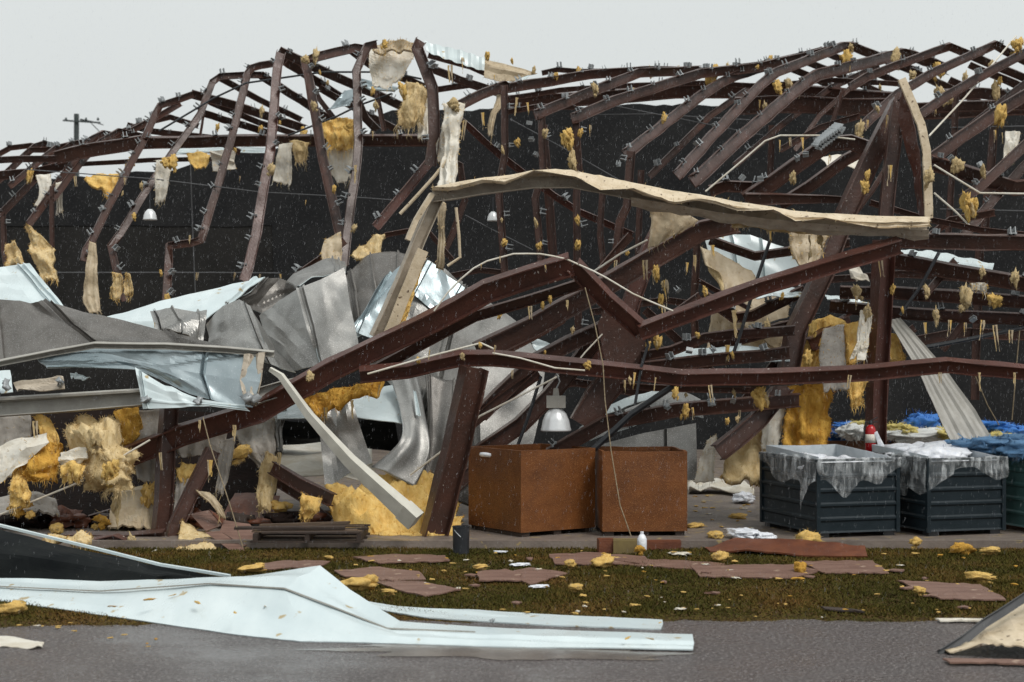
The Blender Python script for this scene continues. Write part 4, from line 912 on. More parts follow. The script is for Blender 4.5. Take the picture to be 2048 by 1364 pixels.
# ------------------------------------------------------------------ insulation drapes
def drape(label, rows, front, back=None, fib=40, fm=None, nz=.05, thick=.03, ragged=.25, fold=.03, foldn=3, flen=.18, name='insulation_drape', **k):
    k.setdefault('wob', .05 if front in (YEL, ORA, TAN) else .025)
    k.setdefault('sub', 9)
    sm = k.pop('smooth', True)
    if not sm: k.setdefault('crease', 4); k.setdefault('crh', .05); nz *= .3; fold = 0
    return sheet(name, rows, front, back or YEL, label, 'insulation', smooth=sm, nz=nz * 1.25, nscale=4.5 if front in (YEL, ORA, TAN) else 3, thick=thick, ragged=ragged, fibres=fib, fib_mat=fm or TAN, fold=fold, foldn=foldn, flen=flen, **k)
drape('amber insulation curtain hanging to the left of the slate bins', [[(1575, 772, 22.8), (1620, 770, 22.8), (1662, 766, 22.8)], [(1568, 830, 22.7), (1615, 830, 22.6), (1660, 828, 22.7)], [(1566, 900, 22.6), (1615, 900, 22.5), (1655, 896, 22.6)]], ORA, ORA, 160, ORA, .12, .08, .12, .06, 3)
drape('brown stained wool slumped on the slab below the heavy slanting beam', [[(1500, 830, 23), (1530, 835, 23), (1560, 840, 23)], [(1460, 890, 22.8), (1510, 895, 22.7), (1555, 900, 22.8)], [(1440, 962, 22.4), (1500, 965, 22.3), (1530, 962, 22.4)]], TAN, ORA, 60, ORA, .12, .08)
drape('white facing strip hanging beside the stained wool left of the slate bins', [[(1535, 800, 22.9), (1570, 815, 22.9)], [(1525, 850, 22.7), (1562, 860, 22.7)], [(1522, 900, 22.6), (1556, 905, 22.6)]], VINYL)
drape('torn pale facing standing on the slab right of the rust bins', [[(1412, 880, 22.6), (1432, 868, 22.6)], [(1400, 925, 22.5), (1430, 920, 22.5)], [(1388, 962, 22.4), (1430, 962, 22.4)]], VINYL, VINYL, ragged=0)
drape('amber wool bulging left of the grey facing below the spar', [[(1625, 640, 23), (1660, 634, 23), (1698, 648, 23)], [(1605, 700, 22.9), (1640, 700, 22.8), (1660, 702, 22.9)], [(1598, 752, 22.8), (1620, 755, 22.8), (1645, 752, 22.8)]], YEL, ORA, 40, ORA, .10, .08)
drape('grey ribbed facing hanging over the level beam beside the column', [[(1645, 655, 22.6), (1690, 648, 22.6)], [(1640, 720, 22.4), (1692, 715, 22.4)], [(1648, 785, 22.3), (1698, 780, 22.3)]], VINYLG, ORA, 40, ORA, .03, .04, .2, .02, 5)
drape('yellow wool fold hanging just left of the upright column', [[(1690, 645, 22.7), (1735, 650, 22.7)], [(1695, 690, 22.6), (1732, 695, 22.6)], [(1688, 730, 22.5), (1705, 732, 22.5)]], YEL, YEL, 40, YEL, .08, .08)
drape('yellow wool fold right of the upright column under the purlins', [[(1772, 660, 23.2), (1795, 668, 23.2)], [(1775, 690, 23.1), (1806, 705, 23.1)], [(1778, 715, 23), (1812, 722, 23)]], YEL, YEL, 20, YEL, .06, .08, .1)
drape('white torn facing curling against the upright column', [[(1722, 620, 22.3), (1742, 630, 22.3)], [(1715, 680, 22.2), (1735, 690, 22.2)], [(1700, 720, 22.1), (1730, 722, 22.1)]], VINYL, YEL, 20, YEL, .06, smooth=False)
drape('yellow shreds hanging under the level beam left of the column', [[(1690, 750, 22.4), (1735, 750, 22.4)], [(1700, 790, 22.3), (1730, 785, 22.3)], [(1705, 815, 22.3), (1730, 812, 22.3)]], YEL, YEL, 60, YEL, .08, .05, .5)
drape('large tan facing drape hanging under the gutter left of the black rod', [[(1402, 496, 24.6), (1440, 505, 24.6), (1500, 545, 24.6), (1580, 610, 24.6)], [(1412, 520, 24.4), (1445, 560, 24.4), (1500, 610, 24.3), (1570, 660, 24.4)], [(1440, 545, 24.3), (1460, 610, 24.2), (1500, 660, 24.2), (1560, 700, 24.3)]], VINYLT, TAN, 20, TAN, .05, ragged=0)
drape('pale tan ribbed facing below the large tan drape', [[(1425, 610, 24.8), (1480, 620, 24.8), (1570, 610, 24.8)], [(1418, 660, 24.6), (1480, 660, 24.6), (1570, 660, 24.6)], [(1410, 705, 24.4), (1480, 708, 24.4), (1570, 712, 24.4)]], VINYLT, TAN, 20, TAN, .03, ragged=.0, foldn=7)
drape('tan facing sheet hanging from the gutter at its middle', [[(1300, 412, 22), (1345, 415, 22), (1395, 440, 22)], [(1300, 450, 22), (1340, 455, 22), (1370, 462, 22)], [(1296, 496, 22), (1320, 488, 22), (1345, 470, 22)]], VINYLT, TAN, 20, TAN, .03, ragged=.0)
drape('tan facing curtain under the right half of the gutter', [[(1575, 455, 22.6), (1660, 462, 22.6)], [(1580, 490, 22.5), (1650, 490, 22.5)], [(1590, 535, 22.4), (1640, 530, 22.4)]], VINYLT, TAN, 50, YEL, .06, ragged=.5)
drape('narrow tan lining hanging along the underside of the gutter right end', [[(1460, 440, 21.7), (1560, 450, 21.7), (1660, 458, 21.7)], [(1462, 452, 21.7), (1560, 462, 21.7), (1660, 470, 21.7)]], TAN, TAN, 60, TAN, .03, .03, .5, flen=.1)
drape('yellow topped rag hanging from the short rafter onto the gutter end', [[(884, 205, 25), (905, 198, 25), (930, 206, 25)], [(890, 250, 24.9), (905, 255, 24.8), (922, 262, 24.9)], [(885, 310, 24.7), (902, 315, 24.6), (918, 300, 24.7)], [(870, 385, 24.4), (895, 385, 24.3), (910, 375, 24.4)]], VINYL, YEL, 50, YEL, .08, ragged=.1)
drape('white shreds on the rag above the gutter left end', [[(895, 240, 25.2), (918, 250, 25.2)], [(870, 290, 25.1), (890, 300, 25.1)], [(875, 325, 25), (895, 330, 25)]], VINYL, YEL, 20, YEL, .06, smooth=False)
drape('thick tan wool drape with white liner inside the left ribs near the torn post', [[(815, 170, 27.4), (835, 165, 27.4), (856, 185, 27.4)], [(800, 215, 27.3), (828, 215, 27.2), (848, 225, 27.3)], [(798, 252, 27.2), (822, 258, 27.2), (842, 245, 27.2)]], TAN, YEL, 160, TAN, .10, .08, .4, flen=.3)
drape('white liner tongue hanging below the tan wool by the torn post', [[(838, 200, 27.5), (864, 200, 27.5)], [(836, 240, 27.4), (860, 245, 27.4)], [(834, 275, 27.3), (858, 270, 27.3)]], VINYL, YEL, 20, TAN)
drape('white liner billowing at the top between the ribs and torn post', [[(742, 92, 28.6), (785, 86, 28.6), (834, 95, 28.6)], [(738, 128, 28.5), (780, 130, 28.4), (826, 115, 28.5)], [(745, 172, 28.4), (775, 180, 28.4), (800, 150, 28.4)]], VINYL, YEL, 30, YEL, .06, ragged=.2, smooth=False)
drape('cream wool crown lying on the top of the ribs', [[(745, 92, 28.3), (785, 78, 28.3), (830, 84, 28.3)], [(748, 104, 28.2), (785, 98, 28.2), (832, 100, 28.2)]], VINYLT, YEL, 60, YEL, .10, .06, .2)
drape('yellow wool drape over the left horizontal rafter, second from the right', [[(640, 250, 29.8), (672, 236, 29.8), (708, 238, 29.8)], [(648, 275, 29.7), (675, 272, 29.7), (706, 272, 29.7)], [(655, 300, 29.7), (676, 300, 29.7), (704, 298, 29.7)]], YEL, YEL, 120, TAN, .10, .08, .4, flen=.35)
drape('pale ribbed liner hanging below the yellow wool drape', [[(652, 288, 29.9), (706, 288, 29.9)], [(656, 330, 29.9), (704, 330, 29.9)], [(664, 368, 29.9), (700, 362, 29.9)]], VINYL, VINYL, 40, TAN, .02, ragged=.5, foldn=7)
drape('white liner hanging below the rafter left of the yellow wool drape', [[(558, 288, 29.9), (584, 286, 29.9)], [(552, 325, 29.9), (584, 330, 29.9)], [(546, 362, 29.9), (580, 372, 29.9)]], VINYL, VINYL, 20, TAN)
drape('frayed tan wool beside the white liner under the rafter', [[(584, 282, 30), (618, 284, 30)], [(586, 305, 30), (614, 305, 30)], [(590, 325, 30), (610, 322, 30)]], TAN, YEL, 60, TAN, .06, ragged=.4, flen=.25)
drape('white square of facing hanging left of the long ribs', [[(420, 302, 31), (472, 300, 31)], [(422, 320, 31), (470, 320, 31)], [(426, 342, 31), (472, 340, 31)]], VINYL, YEL, 10, YEL, ragged=.1, smooth=False)
drape('yellow edged facing sagging beside the white square', [[(372, 305, 31.2), (420, 308, 31.2)], [(380, 325, 31.1), (418, 322, 31.1)], [(392, 338, 31), (412, 336, 31)]], YEL, VINYL, 10, YEL, ragged=.1)
drape('yellow wool flap folded over itself near the far left ribs', [[(168, 358, 30), (200, 346, 30), (240, 350, 30)], [(182, 368, 29.9), (210, 366, 29.9), (238, 366, 29.9)], [(205, 390, 29.8), (218, 398, 29.8), (232, 388, 29.8)]], YEL, VINYL, 20, YEL, .08, .06, .1)
drape('white liner rag hung on the fourth rib near the far left', [[(72, 352, 30), (102, 346, 30)], [(78, 380, 29.9), (98, 382, 29.9)], [(68, 412, 29.8), (88, 414, 29.8)]], VINYL, VINYL, 12, TAN)
drape('narrow white liner rag beside the far left post', [[(112, 365, 30), (124, 362, 30)], [(112, 395, 30), (124, 398, 30)], [(110, 432, 30), (122, 425, 30)]], VINYL, VINYL, 8, TAN)
drape('pale liner rag hanging by the small left lamp', [[(312, 320, 29), (348, 318, 29)], [(310, 360, 29), (338, 362, 29)], [(310, 408, 29), (330, 404, 29)]], VINYL, YEL, 20, TAN, ragged=.4)
drape('long pale rag dangling above the white panel at left', [[(178, 484, 26.5), (192, 486, 26.5)], [(170, 545, 26.4), (194, 548, 26.4)], [(166, 595, 26.3), (198, 600, 26.3)], [(178, 628, 26.2), (200, 622, 26.2)]], VINYLT, TAN, 20, TAN, .06, ragged=.1)
drape('yellow wool chunk hanging above the far left panel', [[(50, 455, 27), (62, 452, 27)], [(62, 500, 26.9), (100, 490, 26.9)], [(78, 540, 26.8), (105, 530, 26.8)], [(85, 566, 26.7), (112, 560, 26.7)]], TAN, YEL, 70, YEL, .14, .1, .1)
drape('yellow wool chunk at the left edge above the far left panel', [[(10, 490, 27), (30, 488, 27)], [(12, 515, 26.9), (44, 510, 26.9)], [(10, 530, 26.8), (52, 530, 26.8)]], TAN, YEL, 50, YEL, .12, .1, .1)
drape('yellow wool strip on the broken rib foot, left of a pair', [[(228, 545, 26.9), (240, 548, 26.9)], [(223, 575, 26.9), (244, 578, 26.9)], [(226, 600, 26.9), (240, 602, 26.9)]], TAN, YEL, 30, YEL, .08, .06)
drape('yellow wool strip on the broken rib foot, right of a pair', [[(250, 545, 26.9), (260, 548, 26.9)], [(246, 570, 26.9), (266, 572, 26.9)], [(250, 592, 26.9), (262, 590, 26.9)]], TAN, YEL, 30, YEL, .08, .06)
drape('yellow wool wrapped on the tall grey fan top', [[(648, 480, 25), (680, 462, 25)], [(642, 505, 24.9), (684, 500, 24.9)], [(645, 522, 24.8), (682, 528, 24.8)]], VINYLT, YEL, 16, YEL, .05, ragged=.0)
drape('cream wool slab lying on the dark arched sheet', [[(748, 468, 25), (772, 462, 25)], [(718, 495, 24.9), (762, 490, 24.9)], [(702, 515, 24.8), (758, 505, 24.8)]], TAN, YEL, 24, YEL, .08, .06, .0)
drape('tan strip hanging under the gutter left end', [[(874, 400, 23), (892, 405, 23)], [(876, 455, 23), (890, 460, 23)], [(872, 535, 23), (888, 540, 23)]], VINYLT, TAN, 16, TAN, ragged=.0)
pipe('bent_strip', 'thin cream strip curling below the gutter left end', [(912, 415), (918, 470), (920, 515), (895, 532)], 22.6, 22.6, 6, CREAM, 'trim')
pipe('bent_strip', 'cream strip along the slanting brace left of the rag', [(800, 428), (830, 396), (868, 354), (895, 320)], 24.6, 24.6, 7, CREAM, 'trim')
# lower left wool under the gutter
drape('white topped wool slab hanging at the left edge below the gutter', [[(-20, 905, 20.9), (40, 872, 20.9), (92, 862, 20.9)], [(-10, 925, 20.8), (40, 900, 20.7), (100, 885, 20.8)], [(-15, 975, 20.7), (10, 960, 20.7), (30, 935, 20.7)]], VINYL, YEL, 10, YEL, .05, ragged=.0, smooth=False)
drape('amber wool slab under the white top at the left edge', [[(35, 895, 21), (80, 885, 21), (118, 880, 21)], [(40, 930, 20.9), (80, 930, 20.8), (118, 930, 20.9)], [(55, 962, 20.8), (85, 965, 20.8), (112, 962, 20.8)]], ORA, ORA, 80, YEL, .12, .1, .2)
drape('amber wool rope dropping from the left gutter end', [[(62, 832, 21.2), (100, 832, 21.2)], [(78, 862, 21.1), (110, 862, 21.1)], [(90, 905, 21), (116, 905, 21)]], YEL, ORA, 30, YEL, .1, .1)
drape('hanging wool tail at the left edge above the rubble', [[(28, 935, 20.8), (50, 938, 20.8)], [(22, 975, 20.7), (56, 980, 20.7)], [(22, 1015, 20.7), (50, 1018, 20.7)]], YEL, TAN, 60, TAN, .1, .08, .3)
drape('largest fluffy tan wool mass hanging under the left gutter', [[(165, 832, 21.3), (195, 826, 21.2), (225, 838, 21.3)], [(138, 882, 21.0), (200, 890, 20.6), (250, 892, 21.0)], [(168, 945, 20.9), (210, 955, 20.5), (266, 940, 20.9)], [(205, 985, 20.8), (232, 1000, 20.6), (252, 978, 20.8)]], TAN, YEL, 330, TAN, .12, .16, .1, flen=.2, wob=.14)
lump('insulation_chunk', HANG[0], 222, 945, 20.5, 26, 'yellow wool chunk bulging low on the largest wool mass', 'insulation', sq=(1.2, .8, 1))
lump('insulation_chunk', HANG[1], 190, 880, 20.6, 24, 'tan wool chunk bulging high on the largest wool mass', 'insulation', sq=(1.3, .8, 1))
lump('insulation_chunk', HANG[5], 232, 1010, 20.9, 18, 'dim tan wool tail below the largest wool mass', 'insulation', sq=(.9, .8, 1.9))
drape('white facing square beside the largest wool mass', [[(120, 905, 20.8), (172, 895, 20.7)], [(118, 915, 20.7), (176, 915, 20.6)], [(124, 932, 20.7), (150, 925, 20.6)]], VINYL, YEL, 10, YEL, .03, ragged=.0, smooth=False)
drape('rounded yellow wool knob under the white facing square', [[(122, 932, 20.6), (145, 926, 20.5), (168, 935, 20.6)], [(126, 945, 20.5), (145, 948, 20.4), (166, 950, 20.5)], [(130, 962, 20.6), (148, 966, 20.5), (162, 962, 20.6)]], YEL, YEL, 40, TAN, .06, .08, .3)
drape('grey facing hanging at the left edge under the gutter', [[(-20, 835, 22), (60, 830, 22)], [(-10, 870, 21.9), (60, 865, 21.9)], [(-10, 905, 21.8), (50, 880, 21.8)]], VINYLG, TAN, 10)
drape('brown stained wool behind the lower left column', [[(230, 820, 21.9), (280, 815, 21.9)], [(240, 860, 21.8), (278, 858, 21.8)], [(236, 890, 21.7), (262, 885, 21.7)]], ORA, ORA, 40, YEL, .1, .06)
drape('grey white facing draped left of the lower left column', [[(275, 820, 22), (330, 815, 22)], [(268, 880, 21.9), (326, 890, 21.9)], [(275, 960, 21.7), (318, 985, 21.7)]], VINYLG, TAN, 16, TAN, .08)
drape('grey facing torn into a hanging triangle right of the sloping beam', [[(465, 850, 22.6), (510, 838, 22.6), (548, 830, 22.6)], [(480, 890, 22.4), (515, 890, 22.3), (550, 885, 22.4)], [(520, 935, 22.2), (535, 945, 22.2), (552, 935, 22.2)]], VINYLG, TAN, 24, TAN, .08)
drape('tan wool tail hanging from the grey triangle', [[(530, 905, 22.1), (556, 912, 22.1)], [(518, 955, 22), (552, 965, 22)], [(512, 1020, 21.9), (540, 1025, 21.9)]], TAN, YEL, 60, TAN, .12, .08)
drape('grey rounded facing flap behind the white downspout top', [[(545, 820, 22.8), (572, 815, 22.8)], [(545, 870, 22.6), (566, 870, 22.6)], [(548, 905, 22.5), (560, 900, 22.5)]], GREYB, TAN, 0)
drape('brown scorched wool hanging under the sloping beam near the downspout', [[(600, 795, 22), (680, 775, 22), (765, 752, 22)], [(615, 812, 21.9), (680, 795, 21.9), (760, 768, 21.9)], [(630, 830, 21.8), (670, 810, 21.8), (740, 780, 21.8)]], ORA, ORA, 160, ORA, .1, .08, .5, flen=.2)
drape('small wool loop under the broken beam end', [[(600, 985, 21.4), (640, 1000, 21.4)], [(598, 1010, 21.3), (632, 1015, 21.3)], [(602, 1036, 21.3), (622, 1036, 21.3)]], YEL, YEL, 30, YEL, .08, .08)
drape('tan shred of facing leaning beside the brown fallen panels', [[(390, 980, 21), (420, 985, 21)], [(420, 1005, 20.9), (440, 1005, 20.9)], [(440, 1030, 20.8), (452, 1035, 20.8)]], VINYLT, TAN, 10)
sheet('insulation_slab', [[(655, 990, 21.9), (720, 975, 22), (800, 945, 22.4), (850, 960, 22.4), (905, 1040, 21.8)], [(668, 1040, 21.4), (740, 1025, 21.4), (820, 1015, 21.6), (870, 1030, 21.6), (915, 1060, 21.4)], [(690, 1080, 21.0), (760, 1084, 20.9), (840, 1084, 20.9), (890, 1084, 20.9), (928, 1084, 20.9)]], YEL, ORA, 'broad amber insulation heap on the slab behind the white downspout', 'insulation', smooth=True, nz=.2, nscale=4, thick=.1, fibres=160, fib_mat=ORA, sub=12, zmin=SLAB + .01, crease=5, crh=.12, wob=.08)
sheet('insulation_slab', [[(362, 1047, 20.9), (395, 1052, 21), (440, 1075, 20.8), (475, 1100, 20.5)], [(356, 1085, 20.4), (400, 1090, 20.3), (445, 1108, 20.1), (485, 1120, 19.9)], [(350, 1115, 20.0), (400, 1122, 19.8), (450, 1128, 19.7), (500, 1138, 19.4)]], TAN, YEL, 'leaning tan insulation slab on the ground before the lower left column', 'insulation', smooth=True, nz=.08, nscale=4, thick=.1, fibres=60, fib_mat=YEL)
drape('tan wool folded on the rubble behind the upturned black sheet', [[(85, 1070, 19.5), (130, 1062, 19.5), (185, 1068, 19.5)], [(90, 1085, 19.4), (130, 1080, 19.3), (186, 1082, 19.3)]], TAN, YEL, 30, YEL, .08, .06, .1)
lump('film_scrap', FLAT[3], 425, 1128, 19.6, 34, 'grey crumpled film scrap under the leaning tan slab', 'plastic scrap', sq=(1.3, .6, .5))

# tufts snagged on steel
HL = 'small ragged insulation tuft snagged on the standing left ribs'
for x, y, Y, s in [(60, 352, 29.6, 7), (255, 333, 31, 8), (345, 323, 28.3, 13), (330, 325, 28.2, 10), (262, 322, 31, 6), (283, 372, 28, 6), (245, 387, 28, 6), (268, 432, 27.6, 9), (542, 338, 27.4, 12), (524, 222, 31.5, 9), (435, 255, 31.5, 11), (521, 258, 31.5, 7), (610, 118, 28, 10), (632, 110, 28, 8), (628, 212, 27.6, 8), (668, 378, 26.7, 8), (708, 456, 26, 11), (606, 268, 31, 13), (745, 182, 28, 7), (752, 212, 28, 6), (805, 180, 27, 8), (340, 560, 36, 6), (335, 600, 26.8, 10), (700, 258, 30, 9), (770, 88, 28.2, 12), (322, 545, 26.9, 6), (640, 145, 27.9, 6), (470, 300, 30.5, 7), (560, 245, 32.5, 6), (655, 165, 31.5, 6)]:
    AUTO.append((x, y, s, lump('insulation_tuft', rnd.choice(HANG), x, y, Y - .25, s, HL, 'insulation', 'insulation tufts snagged on the left ribs')))
HR = 'small ragged insulation tuft snagged on the right roof frame'
for x, y, Y, s in [(975, 112, 28, 9), (1024, 122, 28, 7), (1068, 140, 28, 10), (1157, 140, 30, 10), (1112, 152, 28, 8), (1190, 178, 27, 7), (1267, 183, 27.5, 6), (1302, 143, 29.5, 9), (1356, 140, 30, 8), (1465, 148, 30, 12), (1455, 132, 31, 8), (1540, 120, 31, 8), (1702, 95, 31.5, 9), (1693, 118, 31.5, 11), (1515, 134, 29, 7), (1328, 235, 25.8, 7), (1136, 278, 25.4, 12), (1144, 320, 25.4, 12), (1161, 265, 25.4, 10), (1090, 266, 25.4, 8), (1035, 285, 26, 8), (1005, 300, 26, 7), (1078, 492, 25.3, 12), (1155, 440, 25.3, 8), (1156, 490, 25.3, 7), (1072, 445, 25.3, 7), (1008, 485, 25.7, 8), (1003, 440, 25.7, 8), (1795, 132, 31, 8), (1792, 110, 31, 9), (1878, 140, 30.5, 10), (1983, 130, 30, 9), (1930, 155, 29, 10), (1992, 180, 29, 14), (2025, 108, 31, 9), (1880, 190, 28.5, 11), (1900, 198, 28.5, 8), (1760, 175, 29, 9), (1755, 218, 27.5, 9), (1825, 150, 30, 9), (2000, 162, 29, 9), (1555, 172, 28.5, 11), (1577, 168, 30, 12), (1530, 215, 31, 11), (2035, 90, 29, 14), (1915, 330, 25, 12), (1966, 342, 25, 12), (1936, 412, 24.8, 14), (1950, 408, 24.8, 9), (1738, 300, 27, 9), (1585, 355, 24.2, 12), (1720, 260, 26, 18), (1735, 350, 23.2, 10), (1730, 372, 23.2, 13), (1858, 355, 22.5, 13)]:
    AUTO.append((x, y, s, lump('insulation_tuft', rnd.choice(HANG), x, y, Y - .3, s, HR, 'insulation', 'insulation tufts snagged on the right roof frame')))
HC = 'small ragged insulation tuft snagged on the fallen purlins and beams'
for x, y, Y, s in [(1965, 545, 22.3, 11), (2030, 556, 22, 12), (1853, 582, 22.5, 10), (1930, 594, 22.3, 14), (1990, 600, 22.2, 14), (1872, 632, 22.4, 12), (1805, 620, 22.4, 8), (1785, 578, 22.4, 8), (1714, 584, 22.5, 12), (1735, 625, 22.3, 12), (1565, 592, 23.4, 9), (1535, 653, 23, 9), (1372, 790, 21.4, 9), (1468, 786, 21.5, 10), (1372, 822, 21.3, 9), (1522, 796, 21.5, 14), (1455, 842, 21.4, 8), (1475, 838, 21.4, 7), (1255, 505, 22.4, 7), (1085, 610, 21.2, 9), (1100, 598, 21.2, 8), (1145, 660, 21.5, 8), (1175, 730, 20.6, 8), (1330, 570, 22.6, 11), (1312, 545, 22.8, 13), (1322, 600, 22.6, 8), (1410, 582, 21, 8), (1395, 670, 21.8, 6), (1465, 710, 22, 6), (1315, 682, 22, 14), (1296, 690, 22, 10), (1350, 460, 22.4, 7), (925, 712, 20.6, 9), (836, 720, 21, 8), (620, 752, 20.4, 7), (960, 690, 20.5, 6), (1000, 630, 22, 6), (1090, 705, 22, 6), (1860, 905, 23, 8), (1625, 655, 22.4, 11), (1615, 715, 22, 9), (1260, 760, 20.8, 8), (1350, 785, 21, 7), (1640, 480, 22, 9), (1620, 510, 22, 10)]:
    AUTO.append((x, y, s, lump('insulation_tuft', rnd.choice(HANG), x, y, Y - .2, s, HC, 'insulation', 'insulation tufts snagged on the fallen purlins and beams')))
lump('insulation_chunk', HANG[2], 2000, 230, 25.2, 20, 'large bright yellow wool chunk stuck on a rib near the right edge', 'insulation', sq=(1.1, 1, 1.15))
lump('insulation_chunk', HANG[0], 1424, 150, 29.4, 24, 'square yellow wool chunk on the skyline left of the first ridge peak', 'insulation', sq=(1.2, .8, .9))
lump('insulation_chunk', HANG[3], 907, 208, 24.9, 20, 'bright yellow wool cap on the rag above the gutter left end', 'insulation', sq=(1.2, 1, .6))
drape('white rag hanging below the ribs near the right edge', [[(2010, 262, 26.5), (2040, 265, 26.5)], [(2008, 300, 26.4), (2034, 305, 26.4)], [(2008, 322, 26.3), (2024, 325, 26.3)]], VINYL, TAN, 16, TAN, smooth=False)
drape('tan rag hanging on the second rib below the right roof edge', [[(1015, 186, 26.8), (995, 190, 26.8)], [(992, 230, 26.7), (978, 240, 26.7)], [(985, 275, 26.6), (976, 270, 26.6)]], VINYLT, TAN, 12, TAN)
drape('white tattered rag below the purlins near the right edge', [[(1940, 565, 22.6), (1975, 568, 22.6)], [(1942, 580, 22.6), (1972, 585, 22.6)]], VINYL, YEL, 20, YEL, ragged=.6)
# pile of loose clips jammed together
cp = empty('clip_pile', P(1655, 285, 23.8), 'jammed stack of galvanised clips on the crumpled beam end', 'clip pile')
for i in range(9):
    o = bpy.data.objects.new('clip', CLIP); link(o, cp, P(1632 + i * 5, 296 - i * 4, 23.8)); o.rotation_euler = (.3, .5, .5 + .05 * i); o.scale = (1.3, 1.3, 1.3)
for i, (x, y, Y) in enumerate([(1487, 358, 24), (1521, 362, 24), (1597, 318, 24), (1612, 312, 24), (1905, 318, 24.8), (1962, 332, 24.8), (1358, 582, 21.5), (1378, 705, 21.8), (1428, 700, 21.8), (1466, 803, 21.4), (1424, 812, 21.4), (1058, 250, 27), (1064, 282, 27), (1238, 330, 26), (1070, 312, 27), (1330, 816, 21.4), (1950, 640, 22.2)]):
    o = bpy.data.objects.new('loose_clip', CLIP); link(o, None, P(x, y, Y)); o.rotation_euler = (rnd.uniform(-1, 1), rnd.uniform(-1, 1), rnd.uniform(-2, 2)); o.scale = (.7, .7, .7)
    tag(o, 'loose galvanised bracket caught among the bent steel', 'bracket', 'loose brackets caught in the wreck'); AUTO.append((x, y, 4, o))

# hanging shreds
def shred_mesh(seed):
    r = random.Random(seed); mb = MB()
    for _ in range(5):
        x, y, z = r.uniform(-.12, .12), r.uniform(-.05, .05), 0
        L_ = r.uniform(.4, 1); n = 5; w0 = r.uniform(.03, .08); pa = []
        for i in range(n + 1):
            t = i / n; w = w0 * (1 - t * .8) * r.uniform(.7, 1.3)
            pa.append((x + r.uniform(-.04, .04) - w, y, z - L_ * t)); pa.append((x + r.uniform(-.04, .04) + w, y + .02, z - L_ * t))
        mb.add(pa, [(2 * i, 2 * i + 1, 2 * i + 3, 2 * i + 2) for i in range(n)], r.choice((0, 0, 1)))
    me = bpy.data.meshes.new('shred'); me.from_pydata(mb.v, [], mb.f)
    for m in ((TAN, VINYLT) if seed % 2 else (VINYLT, YEL)): me.materials.append(m)
    me.polygons.foreach_set('material_index', mb.m); me.update(); return me
SHRED = [shred_mesh(i) for i in range(6)]
for x, y, Y, ln in [(1290, 520, 22.2, 45), (1305, 540, 22.1, 35), (1330, 560, 22.2, 60), (1325, 610, 22, 45), (1390, 510, 22.5, 40), (1375, 525, 22.5, 30), (1425, 490, 22.8, 35), (1270, 745, 20.8, 40), (1250, 760, 20.8, 30), (1312, 755, 20.8, 30), (1090, 530, 20.4, 16), (1000, 512, 20.4, 16), (962, 528, 20.4, 14), (1135, 600, 20.8, 25), (1060, 612, 20.8, 30), (990, 690, 20.7, 22), (1025, 740, 20.7, 20), (895, 850, 21.5, 30),
                    (1560, 280, 23.9, 30), (1580, 275, 23.9, 20), (1605, 275, 23.9, 35), (1660, 310, 23.8, 28), (1540, 462, 21.6, 30), (1620, 470, 21.6, 45), (1760, 510, 22.2, 50), (1712, 592, 22.2, 30), (1900, 640, 22, 40), (1930, 645, 22, 30), (1965, 640, 22, 45), (1990, 650, 22.2, 60), (1850, 645, 22.2, 35), (2022, 660, 22.3, 30), (1470, 620, 22, 60), (1455, 690, 22, 50), (1420, 770, 21, 40), (1385, 815, 21.2, 30), (1480, 820, 21.5, 30), (1700, 750, 21, 30), (1880, 745, 21, 25), (1960, 745, 21, 40), (2030, 745, 21, 40),
                    (470, 545, 36, 18), (520, 548, 36, 22), (560, 548, 36, 20), (395, 545, 36, 18), (612, 400, 29.5, 14), (250, 352, 29.5, 20), (150, 352, 30, 24), (480, 352, 29.5, 16), (712, 330, 26, 40), (745, 262, 28, 20), (795, 262, 28, 18), (1035, 195, 26, 40), (1055, 205, 26, 30), (930, 240, 26, 45), (965, 225, 26, 40), (990, 150, 27.5, 30), (900, 130, 28, 40), (925, 115, 28, 35), (1232, 520, 24.5, 30), (1180, 250, 25, 25), (1520, 200, 30, 25), (1600, 180, 30, 20), (1700, 130, 31, 24), (1870, 215, 28, 22), (1990, 260, 26, 30), (2005, 265, 25.5, 24), (2030, 205, 27, 20), (1735, 240, 27, 26), (1780, 330, 23, 50), (1775, 230, 23, 40), (70, 842, 21, 40), (210, 835, 20.9, 50), (320, 905, 20.8, 40), (420, 920, 20.9, 50), (400, 840, 20.8, 30), (470, 850, 21, 40), (705, 800, 21.6, 40), (650, 815, 21.6, 40), (760, 770, 21.4, 30), (310, 645, 21.8, 12), (380, 470, 26.8, 22), (860, 700, 20.6, 22), (560, 905, 22, 40)]:
    o = bpy.data.objects.new('hanging_shred', rnd.choice(SHRED)); link(o, None, P(x, y, Y - .12)); k = ln * Y / FPX
    o.scale = (k * rnd.uniform(.5, .9), k * .6, k); o.rotation_euler = (0, rnd.uniform(-.15, .15), rnd.uniform(-.6, .6))
    tag(o, 'thin tan shred of insulation hanging from the bent steel', 'insulation', 'thin shreds hanging in the wreck'); AUTO.append((x, y, 5, o))

